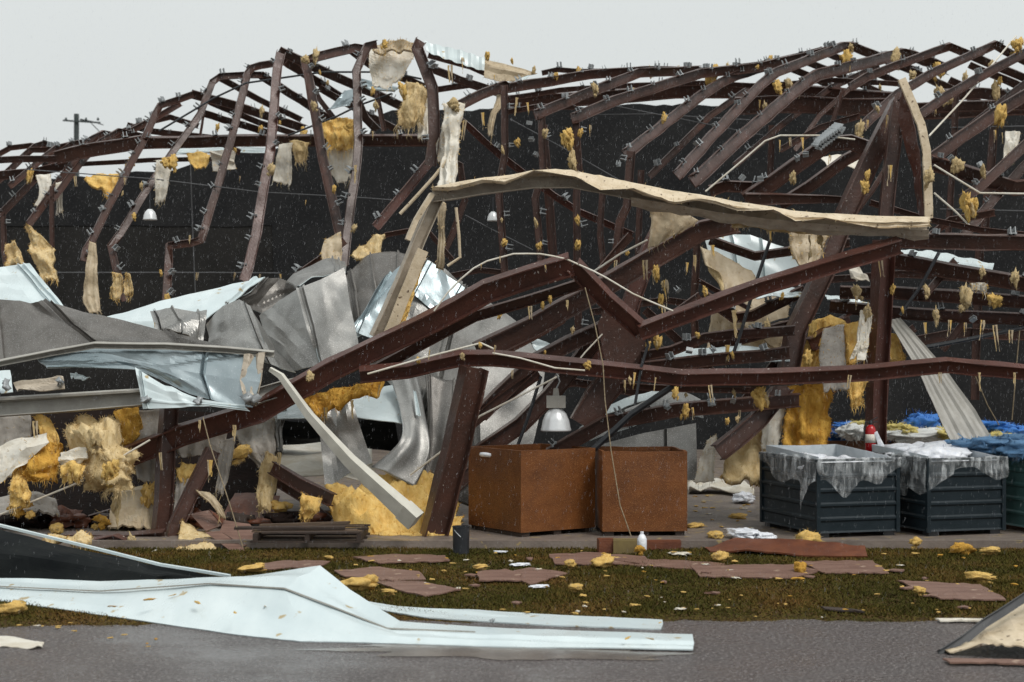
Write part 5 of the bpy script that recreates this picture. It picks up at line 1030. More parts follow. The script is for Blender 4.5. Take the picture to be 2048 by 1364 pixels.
# extra tangle
for lab, pts, y0, y1, h, kd in (('slender maroon strut crossing in front of the tan drape', [(1395, 560), (1440, 585), (1500, 618)], 22.6, 22.8, 9, 'C'), ('slender maroon strut rising right between the lower purlins', [(1850, 590), (1880, 555), (1912, 520)], 22.7, 22.9, 14, 'C'), ('short maroon strut behind the pale conduit arc', [(1195, 548), (1235, 500), (1262, 470)], 24, 24, 16, 'C'),
                                ('maroon strut under the bowed purlin near the gusset', [(1290, 690), (1330, 640), (1400, 590)], 22.8, 23, 14, 'C'), ('maroon spar leaning behind the leaning column top', [(900, 880), (1000, 800), (1078, 745)], 22.3, 22.5, 22, 'C'), ('flat maroon bar under the level beam by the black pipe', [(1240, 772), (1380, 778), (1500, 780)], 21.6, 21.6, 13, 'C'), ('maroon spar behind the wool curtain', [(1490, 800), (1540, 740), (1575, 690)], 23, 23, 18, 'C'),
                                ('thin maroon brace beneath the torn flange', [(1700, 440), (1745, 380), (1795, 300)], 24.2, 24.4, 10, 'C'), ('bent maroon spar right of the torn flange', [(1862, 470), (1900, 440), (1990, 425)], 25, 25, 14, 'C'), ('thin maroon bar behind the gutter leg', [(770, 470), (850, 455), (905, 520)], 25, 25, 10, 'C'), ('dark maroon bar in the shade under the white downspout', [(545, 960), (610, 1000), (660, 1042)], 22.4, 22, 16, 'C'), ('maroon bar lying under the lower left column', [(180, 1040), (280, 1010), (400, 1005)], 22, 22, 20, 'C')):
    beam(lab, pts, y0, y1, h, kd, roll=(16, 16))
pipe('black_rod', 'thin black rod slanting behind the white scrap and tilted column', [(1500, 660), (1560, 640), (1640, 628)], 23.6, 23.6, 5, BLACK, 'rod')
pipe('black_rod', 'thin dark rod behind the rust bin and black pipe', [(1300, 812), (1240, 850), (1195, 890)], 21.9, 21.9, 4, BLACK, 'rod')
pipe('conduit', 'pale rod along the broad climbing beam near the tan sheet', [(1180, 548), (1240, 508), (1295, 480)], 22, 22, 4, VINYL, 'conduit')
pipe('conduit', 'pale kinked rod beside the lamp hook', [(1138, 745), (1170, 705), (1205, 668)], 21.8, 21.8, 3, VINYL, 'conduit')
for lab, pts, y0, y1, h in (('dim purlin deep behind the raised beam peak', [(1010, 560), (1130, 548), (1240, 570)], 27, 27, 12), ('dim purlin deep behind the crossing gusset', [(1180, 625), (1330, 600), (1420, 612)], 27, 27, 13), ('dim purlin deep behind the upright column', [(1640, 560), (1800, 548), (2000, 560)], 27, 27, 14), ('dim rafter deep behind the corrugated strip', [(1800, 690), (1920, 665), (2070, 672)], 28, 28, 20), ('dim post deep behind the right purlins', [(1960, 480), (1955, 620), (1950, 800)], 28, 28, 16),
                            ('dim post deep behind the tan drape', [(1395, 470), (1388, 600), (1392, 760)], 28, 28, 14), ('dim rafter slanting deep behind the bowed purlin', [(1290, 620), (1420, 740), (1520, 800)], 26, 26, 16), ('dim rafter slanting deep behind the level beam', [(1640, 800), (1720, 735), (1830, 655)], 26, 26, 16), ('dim purlin low behind the hanging lamp', [(1000, 790), (1150, 765), (1300, 790)], 25, 25, 16), ('dim post behind the gutter hump', [(1205, 380), (1200, 470), (1210, 560)], 27, 27, 12),
                            ('dim purlin behind the sloping peak beam', [(860, 560), (960, 540), (1050, 548)], 27, 27, 11), ('dim brace behind the second ridge rafters', [(1560, 300), (1640, 255), (1720, 232)], 28, 28, 12)):
    beam(lab, pts, y0, y1, h, 'C', roll=(6, 6))
CRUMP = lump_mesh('crumpled_bracket', 131, [GALV, BLACK], (1, .7, .8), 1.3, 30, .5, .2, sub=2, fw=.06)
for x, y, Y, sz, lab in ((500, 800, 20.75, 16, 'crumpled dark bracket at the tip of the bluish panel'), (292, 800, 20.8, 9, 'small crumpled bracket at the left corner of the white flap'), (398, 802, 20.75, 9, 'small crumpled bracket in the middle of the white flap'), (12, 770, 20.9, 12, 'crumpled bracket at the end of the left gutter'), (120, 765, 20.9, 10, 'crumpled bracket on the perforated brown strip')):
    lump('crumpled_bracket', CRUMP, x, y, Y, sz, lab, 'bracket')
drape('tan stained facing hanging behind the sloping beam by the left column', [[(345, 850, 22), (400, 838, 22), (455, 845, 22)], [(350, 880, 21.9), (400, 880, 21.9), (450, 890, 21.9)], [(360, 915, 21.9), (400, 910, 21.9), (440, 925, 21.9)]], VINYLG, TAN, 16, TAN, .06, ragged=.3)
drape('pale tan facing tail hanging above the brown panels', [[(440, 880, 21.8), (470, 875, 21.8)], [(436, 930, 21.7), (460, 940, 21.7)], [(430, 985, 21.6), (446, 990, 21.6)]], VINYLG, TAN, 24, TAN, .06)
drape('yellow wool pocket right of the lower left column', [[(362, 925, 21.6), (398, 925, 21.6)], [(358, 945, 21.5), (398, 945, 21.5)], [(364, 962, 21.5), (390, 960, 21.5)]], YEL, YEL, 24, YEL, .08, ragged=.1)
drape('grey facing scrap standing right of the lower left column', [[(350, 955, 21.5), (385, 945, 21.5)], [(348, 990, 21.4), (378, 985, 21.4)], [(345, 1025, 21.3), (360, 1018, 21.3)]], VINYLG, TAN, 8)
sheet('wood_board', [[(470, 985, 22.6), (560, 990, 22.6)], [(440, 1040, 21.8), (545, 1045, 21.8)]], KRAFT, KRAFT, 'dark brown board lying flat in the shade before the grey triangle', 'board', nz=.03, thick=.02)
for x, y, Y, sz, me, lab in ((112, 1058, 21, 20, 1, 'yellow wool scrap on the dark rubble under the wool tail'), (205, 1040, 21.4, 16, 2, 'amber wool scrap on the rubble below the largest wool mass'), (430, 1080, 20.6, 12, 0, 'yellow wool scrap on the fallen brown panels'), (562, 1012, 22, 18, 0, 'yellow wool scrap behind the pallet'), (300, 985, 21.6, 22, 4, 'tan wool wad left of the lower left column'), (265, 1085, 20.4, 14, 5, 'tan wool wad behind the upturned black sheet'), (480, 905, 22, 22, 1, 'tan wool wad hanging by the grey triangle'), (40, 1010, 21, 20, 2, 'amber wool wad at the left edge over the rubble')):
    lump('insulation_chunk', FLAT[me] if me < 4 else HANG[me], x, y, Y, sz, lab, 'insulation', sq=(1.2, .8, 1.3))
drape('pale facing sheet fallen over the rubble at the far left', [[(-20, 1000, 21.8), (50, 985, 21.8), (110, 1000, 21.8)], [(-10, 1030, 21.4), (60, 1022, 21.3), (120, 1035, 21.4)]], VINYLG, TAN, 8, TAN, smooth=False)
drape('brown facing sheet fallen against the lower left column', [[(230, 985, 22), (290, 970, 22), (322, 975, 22)], [(215, 1050, 21.4), (280, 1055, 21.3), (318, 1060, 21.3)]], VINYLT, TAN, 8, TAN, smooth=False)
RUB = [lump_mesh('rubble', 140 + i, [[DARKBR, KRAFT], [KRAFT, WOODD], [WOODD, TAN]][i], (1.3, 1, .5), 1.1, 30, .5, .1, sub=3, fw=.05) for i in range(3)]
for i, (x, y, sz, lab) in enumerate(((60, 1050, 40, 'dark rubble mound at the left edge behind the black sheet'), (140, 1040, 34, 'dark rubble mound under the largest wool mass'), (245, 1050, 40, 'dark rubble mound left of the lower left column'), (300, 1020, 30, 'higher rubble mound behind the lower left column'), (395, 1010, 28, 'rubble mound behind the brown panels'), (470, 1000, 26, 'small rubble mound before the grey triangle'), (575, 1035, 26, 'rubble mound behind the pallets'), (620, 1000, 22, 'rubble mound beside the wool loop'), (900, 1060, 16, 'rubble at the leaning column foot'))):
    lump('rubble_mound', RUB[i % 3], x, y, 21.9, sz, lab, 'rubble', ground=SLAB + .1)
for i, (x, y, sz) in enumerate(((395, 1205, 9), (300, 1198, 8), (470, 1225, 6), (225, 1212, 7), (530, 1212, 5), (345, 1190, 5), (1255, 1276, 7), (1300, 1277, 7), (1320, 1245, 5))):
    AUTO.append((x, y, 4, lump('wool_scrap', rnd.choice(FLAT), x, y, gy(y, .2 if x < 600 else .1), sz, 'small tan wool smear stuck on the white foreground sheet', 'insulation', 'wool smears on the white sheet', sq=(1.6, .6, .3))))
for x, y, lab in ((663, 1226, 'small dark clip on the folded seam of the white sheet'), (985, 1241, 'dark rubber plug on the narrow white strip'), (633, 1283, 'small dark clod at the lower edge of the white sheet')):
    lump('dark_clip', CRUMP, x, y, gy(y, .12) if y < 1260 else gy(y), 5, lab, 'clip', sq=(1, 1, .8))

# ------------------------------------------------------------------ lamps
def lamp(px, py, Y, rpx, label, ballast=True):
    r = rpx * Y / FPX
    c = P(px, py, Y)
    e = empty('hanging_lamp', c, label, 'lamp')
    mb = MB(); mb.lathe(c, [(r, 0), (r * 1.02, r * .08), (r * .97, r * .22), (r * .88, r * .7), (r * .7, r * 1.15), (r * .42, r * 1.45), (r * .3, r * 1.55)], 24)
    mb.lathe(c + Vector((0, 0, .004)), [(r * .95, 0), (r * .85, r * .7), (r * .4, r * 1.4)], 24)
    mb.build('shade', ALU, e, smooth=True)
    if ballast:
        mb = MB(); mb.box(c + Vector((0, 0, r * 1.95)), r * 1.25, r * .9, r * .8); mb.build('ballast_box', GUTTER, e)
        mb = MB(); mb.lathe(c + Vector((0, 0, r * 2.35)), [(r * .22, 0), (r * .16, r * .5)], 10); mb.build('neck', GUTTER, e)
        mb = MB(); sweep(mb, [c + Vector((0, 0, r * 2.8)), c + Vector((.05, 0, r * 3.3)), c + Vector((0, 0, r * 3.9))], prof_pipe(.012, 6)); mb.build('hook', GALV, e)
    else:
        mb = MB(); sweep(mb, [c + Vector((0, 0, r * 1.4)), c + Vector((0, 0, r * 4))], prof_pipe(.015, 6)); mb.build('cord', BLACK, e)
lamp(1112, 862, 21.3, 30, 'bell shaped aluminium lamp hanging above the left rust bin')
lamp(300, 440, 28, 14, 'small white lamp hanging among the left ribs', False)
lamp(986, 442, 28, 12, 'small dim lamp behind the posts below the gutter', False)

# ------------------------------------------------------------------ bins
def corner_frame(px, Y, th):
    o = P(px, 0, Y); o.z = 0
    ex = Vector((math.cos(th), math.sin(th), 0)); ey = Vector((-math.sin(th), math.cos(th), 0))
    return o, ex, ey
def panel_box(mb, o, ex, ey, x0, x1, y0, y1, z0, z1, mi=0):
    vs = [o + ex * x + ey * y + Vector((0, 0, z)) for z in (z0, z1) for x, y in ((x0, y0), (x1, y0), (x1, y1), (x0, y1))]
    mb.add(vs, [(3, 2, 1, 0), (4, 5, 6, 7), (0, 1, 5, 4), (1, 2, 6, 5), (2, 3, 7, 6), (3, 0, 4, 7)], mi)

def rust_bin(px, Y, th, w, d, h, label):
    o, ex, ey = corner_frame(px, Y, th)
    e = empty('rust_bin', o + Vector((0, 0, SLAB)), label, 'bin')
    z0 = SLAB + .06; z1 = z0 + h; t = .035
    for nm, a in (('front_panel', (0, w, 0, t)), ('back_panel', (0, w, d - t, d)), ('side_panel', (0, t, t + .002, d - t - .002)), ('side_panel', (w - t, w, t + .002, d - t - .002))):
        # slightly bulged, subdivided faces
        mb = MB(); x0, x1, y0, y1 = a
        n = 8
        lx, ly = x1 - x0, y1 - y0
        long_x = lx > ly
        grid = []
        for side in (0, 1):
            for j in range(n + 1):
                for i in range(n + 1):
                    u, v = i / n, j / n
                    bul = .018 * math.sin(math.pi * u) * math.sin(math.pi * v) + .006 * noise.noise(Vector((u * 4 + px, v * 4, side)))
                    zz = z0 + (z1 - z0) * v + (.012 * noise.noise(Vector((u * 3, px, 7))) if j == n else 0)
                    if long_x:
                        sgn = -1 if nm == 'front_panel' else 1
                        p = o + ex * (x0 + lx * u) + ey * ((y0 if side == 0 else y1) + sgn * bul) + Vector((0, 0, zz))
                    else:
                        sgn = -1 if x0 == 0 else 1
                        p = o + ex * ((x0 if side == 0 else x1) + sgn * bul) + ey * (y0 + ly * u) + Vector((0, 0, zz))
                    grid.append(p)
        m = (n + 1) ** 2; fs = []
        for j in range(n):
            for i in range(n):
                q = j * (n + 1) + i
                fs.append((q, q + 1, q + n + 2, q + n + 1)); fs.append((m + q + n + 1, m + q + n + 2, m + q + 1, m + q))
        for i in range(n):
            q = n * (n + 1) + i; fs.append((q, q + 1, m + q + 1, m + q)); fs.append((m + i, m + i + 1, i + 1, i))
            q = i * (n + 1); fs.append((q, q + n + 1, m + q + n + 1, m + q)); q += n; fs.append((m + q, m + q + n + 1, q + n + 1, q))
        mb.add(grid, fs); mb.build(nm, RUST, e)
    mb = MB(); panel_box(mb, o, ex, ey, t + .002, w - t - .002, t + .002, d - t - .002, z0, z0 + .03); mb.build('bottom_panel', RUST_IN, e)
    for k in range(3):
        mb = MB(); xx = .03 + k * (w - .18) / 2; panel_box(mb, o, ex, ey, xx, xx + .12, .03, d - .03, SLAB, z0 - .002); mb.build('skid', WOODD, e)
    return o, ex, ey
b1 = rust_bin(1042, 20.65, R(34), 1.2, 1.26, 1.06, 'left rust brown bin standing cornerwise beside the leaning front column')
b2 = rust_bin(1205, 20.8, R(3), 1.11, 1.15, 1.04, 'right rust brown bin with the frayed rope hanging before it')
o, ex, ey = b1
mb = MB(); c = o + ex * .45 + ey * .75; mb.lathe(c + Vector((-.3, -.1, 1.12)), [(.02, .03), (.12, .045), (.20, .03), (.21, .0), (.19, -.02)], 20)
tag(mb.build('foam_lid', PLAST, smooth=True), 'white round foam lid lying on top inside the left rust bin', 'lid')

def ribbed_bin(px, Y, th, w, d, h, label, mat):
    o, ex, ey = corner_frame(px, Y, th)
    e = empty('ribbed_bin', o + Vector((0, 0, SLAB)), label, 'bin', 'ribbed bins in a row on the slab')
    z0 = SLAB + .05; t = .05
    n = 5
    # each wall is one folded profile with horizontal ribs
    prof = []
    for k in range(n):
        a = z0 + h * k / n; b = z0 + h * (k + 1) / n
        prof += [(0, a + .012), (.012, a + .035), (.012, b - .035), (0, b - .012)]
    def wall(nm, p0, p1, nrm):
        mb = MB(); vs = []; K = len(prof)
        for p in (p0, p1):
            for q, z in prof: vs.append(p - nrm * q * 1.8 + nrm * .0 + Vector((0, 0, z)))
            for q, z in reversed(prof): vs.append(p - nrm * t + Vector((0, 0, z)))
        KK = 2 * K
        fs = [(i, (i + 1) % KK, KK + (i + 1) % KK, KK + i) for i in range(KK)] + [tuple(range(KK))[::-1], tuple(range(KK, 2 * KK))]
        mb.add(vs, fs); mb.build(nm, mat, e)
    A, B, Cc, D = o, o + ex * w, o + ex * w + ey * d, o + ey * d
    wall('front_wall', A + ex * .03, B - ex * .03, -ey)
    wall('side_wall', D - ey * .03, A + ey * .055, -ex)
    wall('back_wall_panel', Cc - ex * .03, D + ex * .03, ey)
    wall('side_wall', B + ey * .055, Cc - ey * .03, ex)
    for (x, y) in ((0, 0), (w, 0), (w, d), (0, d)):
        mb = MB(); s = -1 if x else 1; s2 = -1 if y else 1
        panel_box(mb, o, ex, ey, min(x - .004 * s, x + .05 * s), max(x - .004 * s, x + .05 * s), min(y - .004 * s2, y + .05 * s2), max(y - .004 * s2, y + .05 * s2), z0, z0 + h + .004); mb.build('corner_post', mat, e)
    mb = MB()
    panel_box(mb, o, ex, ey, -.012, w + .012, -.012, .055, z0 + h + .005, z0 + h + .035); panel_box(mb, o, ex, ey, -.012, w + .012, d - .055, d + .012, z0 + h + .005, z0 + h + .035)
    panel_box(mb, o, ex, ey, -.012, .055, .057, d - .057, z0 + h + .005, z0 + h + .035); panel_box(mb, o, ex, ey, w - .055, w + .012, .057, d - .057, z0 + h + .005, z0 + h + .035)
    mb.build('rim', mat, e)
    zl = z0 + h                                        # pale liner standing up inside, highest along the back
    lp = [(.075, .09, .06), (.07, d * .5, .10), (.07, d - .075, .135), (w * .5, d - .07, .12), (w - .07, d - .075, .13), (w - .07, d * .5, .09), (w - .075, .09, .04)]
    sheet('inner_liner', [[o + ex * x + ey * y + Vector((0, 0, zl + q)) for x, y, q in lp], [o + ex * x + ey * y + Vector((0, 0, zl - .4)) for x, y, q in lp]], BINRIM, BINRIM, parent=e, nz=.012, nscale=5, thick=.008, edge=PLAST)
    mb = MB(); panel_box(mb, o, ex, ey, .06, w - .06, .06, d - .06, z0 + .01, z0 + .05); mb.build('floor_panel', mat, e)
    for (x, y) in ((.05, .05), (w - .2, .05), (.05, d - .2), (w - .2, d - .2)):
        mb = MB(); panel_box(mb, o, ex, ey, x, x + .15, y, y + .15, SLAB, z0 + .008); mb.build('foot', BLACK, e)
    return o, ex, ey, z0 + h + .036, w, d
B1 = ribbed_bin(1634, 20.55, R(17), 1.20, 1.66, .93, 'slate ribbed bin nearest the rust bins, draped in clear film', BINB)
B2 = ribbed_bin(1855, 20.75, R(17), 1.17, 1.6, .93, 'middle slate ribbed bin heaped with white bags under film', BINB)
B3 = ribbed_bin(2086, 20.9, R(17), 1.12, 1.6, .95, 'teal ribbed bin cut by the right edge under faded blue net', BINT)

def film(B, label, pts_front, drops, seed):
    o, ex, ey, zt, w, d = B
    rows = [[], [], [], []]
    n = len(drops)
    for i, dr in enumerate(drops):
        u = i / (n - 1)
        # path round the left wall and the front wall
        per = d * .98 + w
        s = u * per
        if s < d * .98: p = o + ey * (d * .98 - s) - ex * .03; nr = -ex; q = p + ex * .16
        else: p = o + ex * (s - d * .98) - ey * .03; nr = -ey; q = p + ey * .16
        rows[0].append(q + Vector((0, 0, zt - .06)))
        rows[1].append(p + nr * .015 + Vector((0, 0, zt + .015)))
        rows[2].append(p + nr * .03 + Vector((0, 0, zt - dr * .5)))
        rows[3].append(p + nr * .025 + Vector((rnd.uniform(-.05, .05), 0, zt - dr)))
    return sheet('plastic_liner', rows, FILM, FILM, label, 'plastic liner', smooth=True, nz=.035, nscale=7, thick=.002, sub=5, fold=.012, foldn=9)
film(B1, 'clear crumpled film hanging over the rim of the first slate bin', None, [.04, .10, .20, .30, .36, .33, .30, .34, .70, .36, .26, .38, .50, .36, .28, .34, .22, .12], 1)
film(B2, 'clear crumpled film hanging over the rim of the middle slate bin', None, [.12, .15, .2, .3, .4, .50, .52, .40, .48, .34, .24, .16, .12, .2, .30, .26], 2)
BAG = [lump_mesh('bag', 60 + i, [PLAST, PLAST], (1.3, 1.0, .5), .45, 10, .4, 0, sub=4) for i in range(3)]
def in_bin(B, x, y, z, s, me, name, label, cat, sq=(1, 1, 1), group=None):
    o, ex, ey, zt, w, d = B
    p = o + ex * x + ey * y + Vector((0, 0, zt + z))
    ob = bpy.data.objects.new(name, me); link(ob, None, p); ob.scale = (s * sq[0], s * sq[1], s * sq[2]); ob.rotation_euler = (0, 0, rnd.uniform(0, 6)); tag(ob, label, cat, group); return ob
in_bin(B1, .35, .5, -.17, .30, BAG[0], 'plastic_bag', 'bluish white bag filling the front of the first slate bin', 'plastic bag')
in_bin(B1, .75, .7, -.17, .30, BAG[1], 'plastic_bag', 'white bag at the right inside the first slate bin', 'plastic bag')
in_bin(B1, .5, 1.1, -.17, .30, BAG[2], 'plastic_bag', 'white bag at the back of the first slate bin', 'plastic bag')
in_bin(B2, .4, .45, -.04, .30, BAG[1], 'plastic_bag', 'bright white bag at the front of the middle slate bin', 'plastic bag')
in_bin(B2, .7, .8, -.04, .33, BAG[2], 'plastic_bag', 'bright white bag on the right of the middle slate bin', 'plastic bag')
in_bin(B2, .4, 1.15, -.04, .30, BAG[0], 'plastic_bag', 'bright white bag at the back of the middle slate bin', 'plastic bag')

# nets
NETM = {k: lump_mesh('net', 80 + i, [m, m], (1.3, 1.0, .6), .5, 420, .55, .15, sub=4, fw=.02, curl=.9) for i, (k, m) in enumerate((('b', NETB), ('l', NETL), ('y', NETY), ('w', NETW)))}
in_bin(B3, .15, .4, .05, .30, NETM['l'], 'net_heap', 'faded blue net heaped on the teal bin by its near corner', 'net', (1.2, 1, .75))
in_bin(B3, .45, .85, .10, .40, NETM['l'], 'net_heap', 'faded blue net mound piled highest on the teal bin', 'net', (1.2, 1, .6))
in_bin(B3, -.05, 1.2, .08, .36, NETM['l'], 'net_heap', 'faded blue net spilling behind the middle slate bin', 'net', (1.2, 1, .5))
for i, (x, lab) in enumerate(((1700, 'low brown crate behind the slate bins left of the column, topped with nets'), (1840, 'low brown crate behind the middle slate bin, topped with blue and yellow nets'), (1985, 'low brown crate near the right edge, topped with mixed nets'))):
    o, ex, ey = corner_frame(x - 50, 24.5, R(4))
    e = empty('net_crate', o + Vector((0, 0, SLAB)), lab, 'crate')
    for k in range(4):
        mb = MB(); panel_box(mb, o, ex, ey, 0, .98, 0, .03, SLAB + .02 + k * .26, SLAB + .26 + k * .26); mb.build('slat', RUST_IN, e)
        mb = MB(); panel_box(mb, o, ex, ey, 0, .03, .032, 1.1, SLAB + .02 + k * .26, SLAB + .26 + k * .26); mb.build('slat', RUST_IN, e)
        mb = MB(); panel_box(mb, o, ex, ey, .95, .98, .032, 1.1, SLAB + .02 + k * .26, SLAB + .26 + k * .26); mb.build('slat', RUST_IN, e)
for x, y, k, s, q, lab in ((1672, 868, 'b', 20, (1, 1, .6), 'blue net bundle at the left end of the net row'), (1705, 860, 'w', 22, (1.2, 1, .5), 'white net bundle beside the left blue bundle'), (1725, 848, 'y', 13, (1.2, 1, .5), 'small yellow net bundle left of the column'), (1690, 848, 'b', 16, (1.6, 1, .4), 'flat blue net bundle above the white one left of the column'),
                           (1800, 858, 'y', 20, (1.3, 1, .5), 'pale yellow net bundle right of the column'), (1845, 845, 'b', 32, (1.2, 1, .6), 'tall bright blue net mound, highest of the row'), (1835, 868, 'w', 26, (1.5, 1, .4), 'white net bundle below the tall blue mound'), (1882, 864, 'y', 18, (1.4, 1, .5), 'yellow net bundle left of the corrugated strip'),
                           (1800, 878, 'b', 20, (1.5, 1, .4), 'low blue net bundle at the foot of the column'), (1985, 852, 'b', 22, (1.6, 1, .5), 'blue net bundle right of the corrugated strip'), (2030, 862, 'b', 26, (1.4, 1, .5), 'blue net bundle at the right edge'), (2000, 872, 'y', 16, (1.4, 1, .5), 'yellow net bundle right of the corrugated strip'), (2020, 876, 'w', 18, (1.6, 1, .4), 'white net bundle at the right edge')):
    NY = {'b': 24.9, 'y': 24.5, 'w': 24.35, 'l': 24.5}[k]; lump('net_bundle', NETM[k], x, y, NY, s * (1.15 if k == 'b' else 1.5), lab, 'net', sq=(q[0], .8, q[2] * 1.5), ground=P(x, y + 2, NY).z)

# fire extinguisher
c = P(1741, 904, 22.36)
fe = empty('fire_extinguisher', c, 'red fire extinguisher with a cream label hanging on the upright column', 'fire extinguisher')
mb = MB(); mb.lathe(c, [(.06, 0), (.075, .015), (.075, .30), (.06, .35), (.03, .38)], 18); mb.build('cylinder', REDP, fe, smooth=True)
mb = MB(); mb.lathe(c + Vector((0, 0, .13)), [(.0765, 0), (.0765, .12)], 18); mb.build('label_band', LABELM, fe, smooth=True)
mb = MB(); mb.lathe(c + Vector((0, 0, .38)), [(.024, 0), (.028, .03), (.018, .06)], 12); mb.build('valve', BLACK, fe)
mb = MB(); mb.box(c + Vector((.04, 0, .455)), .13, .02, .012, 0, 0, (0, -.5, 0)); mb.box(c + Vector((.04, 0, .42)), .12, .02, .012, 0, 0, (0, -.05, 0)); mb.build('lever', BLACK, fe)
mb = MB(); sweep(mb, [c + Vector((-.02, 0, .41)), c + Vector((-.07, -.02, .43)), c + Vector((-.095, -.02, .33)), c + Vector((-.09, -.02, .2))], prof_pipe(.011, 6)); mb.build('hose', BLACK, fe)
sheet('film_rag', [[P(1748, 866, 22.3), P(1754, 862, 22.3)], [P(1756, 890, 22.28), P(1764, 882, 22.28)], [P(1758, 908, 22.26), P(1778, 908, 22.26)]], PLAST, PLAST, 'white plastic rag hanging beside the fire extinguisher', 'plastic scrap', smooth=True, nz=.02, nscale=6)

# ------------------------------------------------------------------ slab clutter: black can, boxes, pallets, panels
c = Vector((P(922, 0, 19.75).x, 19.75, 0))
bc = empty('black_can', c, 'short black can standing at the slab edge left of the rust bins', 'can')
mb = MB(); mb.lathe(c, [(.09, 0), (.1, .01), (.105, .33), (.11, .335), (.11, .345), (.095, .345), (.09, .03)], 20); mb.build('body', BLACK, bc, smooth=False)
mb = MB(); sweep(mb, [c + Vector((-.1, -.02, .33)), c + Vector((-.06, -.1, .28)), c + Vector((0, -.115, .22))], prof_pipe(.006, 5)); mb.build('handle', GALV, bc)
def carton(px, py, w, d, h, rz, mat, label, z=0):
    Y = gy(py, z); c = P(px, py, Y); c.z = z
    e = empty('carton', c, label, 'box'); mb = MB(); mb.box(c + Vector((0, 0, h / 2)), w, d, h, rz); mb.build('body', mat, e)
    mb = MB(); mb.box(c + Vector((0, 0, h + .006)), w * 1.02, d * .48, .01, rz, 0, (.06, 0, 0)); mb.build('flap', mat, e)
carton(1212, 1106, .2, .2, .17, .1, KRAFT, 'small red brown box left of the khaki box before the rust bins')
carton(1250, 1107, .29, .18, .17, -.05, KHAKI, 'khaki box between the white jug and the red brown box')
carton(1325, 1098, .45, .2, .10, .05, KRAFT, 'flat red brown box right of the white jug')
c = Vector((P(1284, 0, 20.0).x, 20.0, 0)); jg = empty('white_jug', c, 'white plastic jug standing right of the khaki box', 'jug')
mb = MB(); mb.lathe(c, [(.055, 0), (.06, .01), (.06, .16), (.04, .2), (.02, .22)], 14); mb.build('body', PLAST, jg, smooth=True)
mb = MB(); mb.lathe(c + Vector((0, 0, .22)), [(.022, 0), (.022, .03)], 10); mb.build('cap', PLAST, jg)

def pallet(x0px, x1px, py, z, label, rz=0):
    Y = gy(py, z); a = P(x0px, py, Y); b = P(x1px, py, Y); w = b.x - a.x
    e = empty('pallet', Vector(((a.x + b.x) / 2, Y + .5, z)), label, 'pallet')
    cx = (a.x + b.x) / 2
    for k in range(7):
        if k == 4: continue
        mb = MB(); mb.box((cx + rnd.uniform(-.06, .06), Y + .06 + k * .15, z + .125), w * rnd.uniform(.85, 1), .10, .02, rz + rnd.uniform(-.04, .04), 0, (rnd.uniform(-.06, .06), 0, 0)); mb.build('slat', WOODL if k % 3 else WOODD, e)
    for k in range(3):
        mb = MB(); mb.box((cx, Y + .07 + k * .44, z + .012), w, .10, .02, rz); mb.build('base_slat', WOODD, e)
    for k in range(3):
        mb = MB(); mb.box((cx - w / 2 + .06 + k * (w - .12) / 2, Y + .52, z + .068), .06, 1.0, .09, rz); mb.build('stringer', WOODD, e)
pallet(500, 727, 1086, SLAB, 'lower timber pallet on the slab left of the wool heap')
for x0, x1, y, z, dz, rz, lab in ((470, 690, 1058, SLAB + .15, .03, .05, 'long dark timber lying across the pallet'), (520, 700, 1050, SLAB + .16, .03, -.04, 'paler timber lying behind the long dark timber on the pallet'), (505, 640, 1036, SLAB, .10, .1, 'thick timber lying behind the pallet'), (600, 745, 1030, SLAB, .06, -.12, 'thin timber behind the pallet beside the wool heap'), (430, 560, 1096, 0, .07, .03, 'dark timber lying on the grass edge left of the pallet')):
    a_ = P(x0, y, gy(y, z)); b_ = P(x1, y, gy(y, z)); mb = MB(); mb.box(((a_.x + b_.x) / 2, a_.y, z + dz / 2), b_.x - a_.x, .12, dz, rz, 0, (rnd.uniform(-.05, .05), rnd.uniform(-.04, .04), 0))
    tag(mb.build('timber', WOODL if 'pale' in lab or 'thin' in lab else WOODD), lab, 'timber')
def board(pts, label, mat=WOOD, name='wood_board', cat='board', z=.034, lift=None, th=.014):
    fine = []
    for k, (a, b) in enumerate(zip(pts, pts[1:] + pts[:1])):
        m_ = max(2, int(math.hypot(b[0] - a[0], (b[1] - a[1]) * 3) / 14))
        for i in range(m_):
            t = i / m_
            fine.append((a[0] + (b[0] - a[0]) * t + (rnd.uniform(-3, 3) if i else 0), a[1] + (b[1] - a[1]) * t + (rnd.uniform(-1.3, 1.3) if i else 0)))
    top = []
    for x, y in fine:
        zz = z + rnd.uniform(-.004, .004); p = P(x, y, gy(y, zz)); top.append(p)
    n = len(top); c = sum(top, Vector()) / n + Vector((0, 0, .012)); mb = MB()
    mb.add(top + [p - Vector((0, 0, th)) for p in top] + [c], [(i, (i + 1) % n, 2 * n) for i in range(n)] + [tuple(range(n, 2 * n))[::-1]] + [(i, i + n, (i + 1) % n + n, (i + 1) % n) for i in range(n)])
    o = mb.build(name, mat)
    return tag(o, label, cat)
board([(668, 1140), (760, 1133), (838, 1142), (852, 1158), (770, 1161), (690, 1152)], 'brick patterned brown board behind the yellow wool by the white peak')
board([(740, 1160), (850, 1163), (922, 1178), (850, 1192), (800, 1180)], 'pointed grey brown board in front of the brick patterned board')
board([(955, 1143), (1010, 1137), (1042, 1147), (1042, 1160), (958, 1160)], 'small orange brown board in the middle of the grass, left half', mat=WOOD, z=.05)
board([(1020, 1143), (1060, 1134), (1135, 1146), (1060, 1168), (1040, 1160)], 'small split orange brown board in the middle of the grass, right half', z=.03)
board([(1098, 1108), (1180, 1104), (1290, 1112), (1310, 1127), (1110, 1127)], 'brown board under the amber wool before the rust bins')
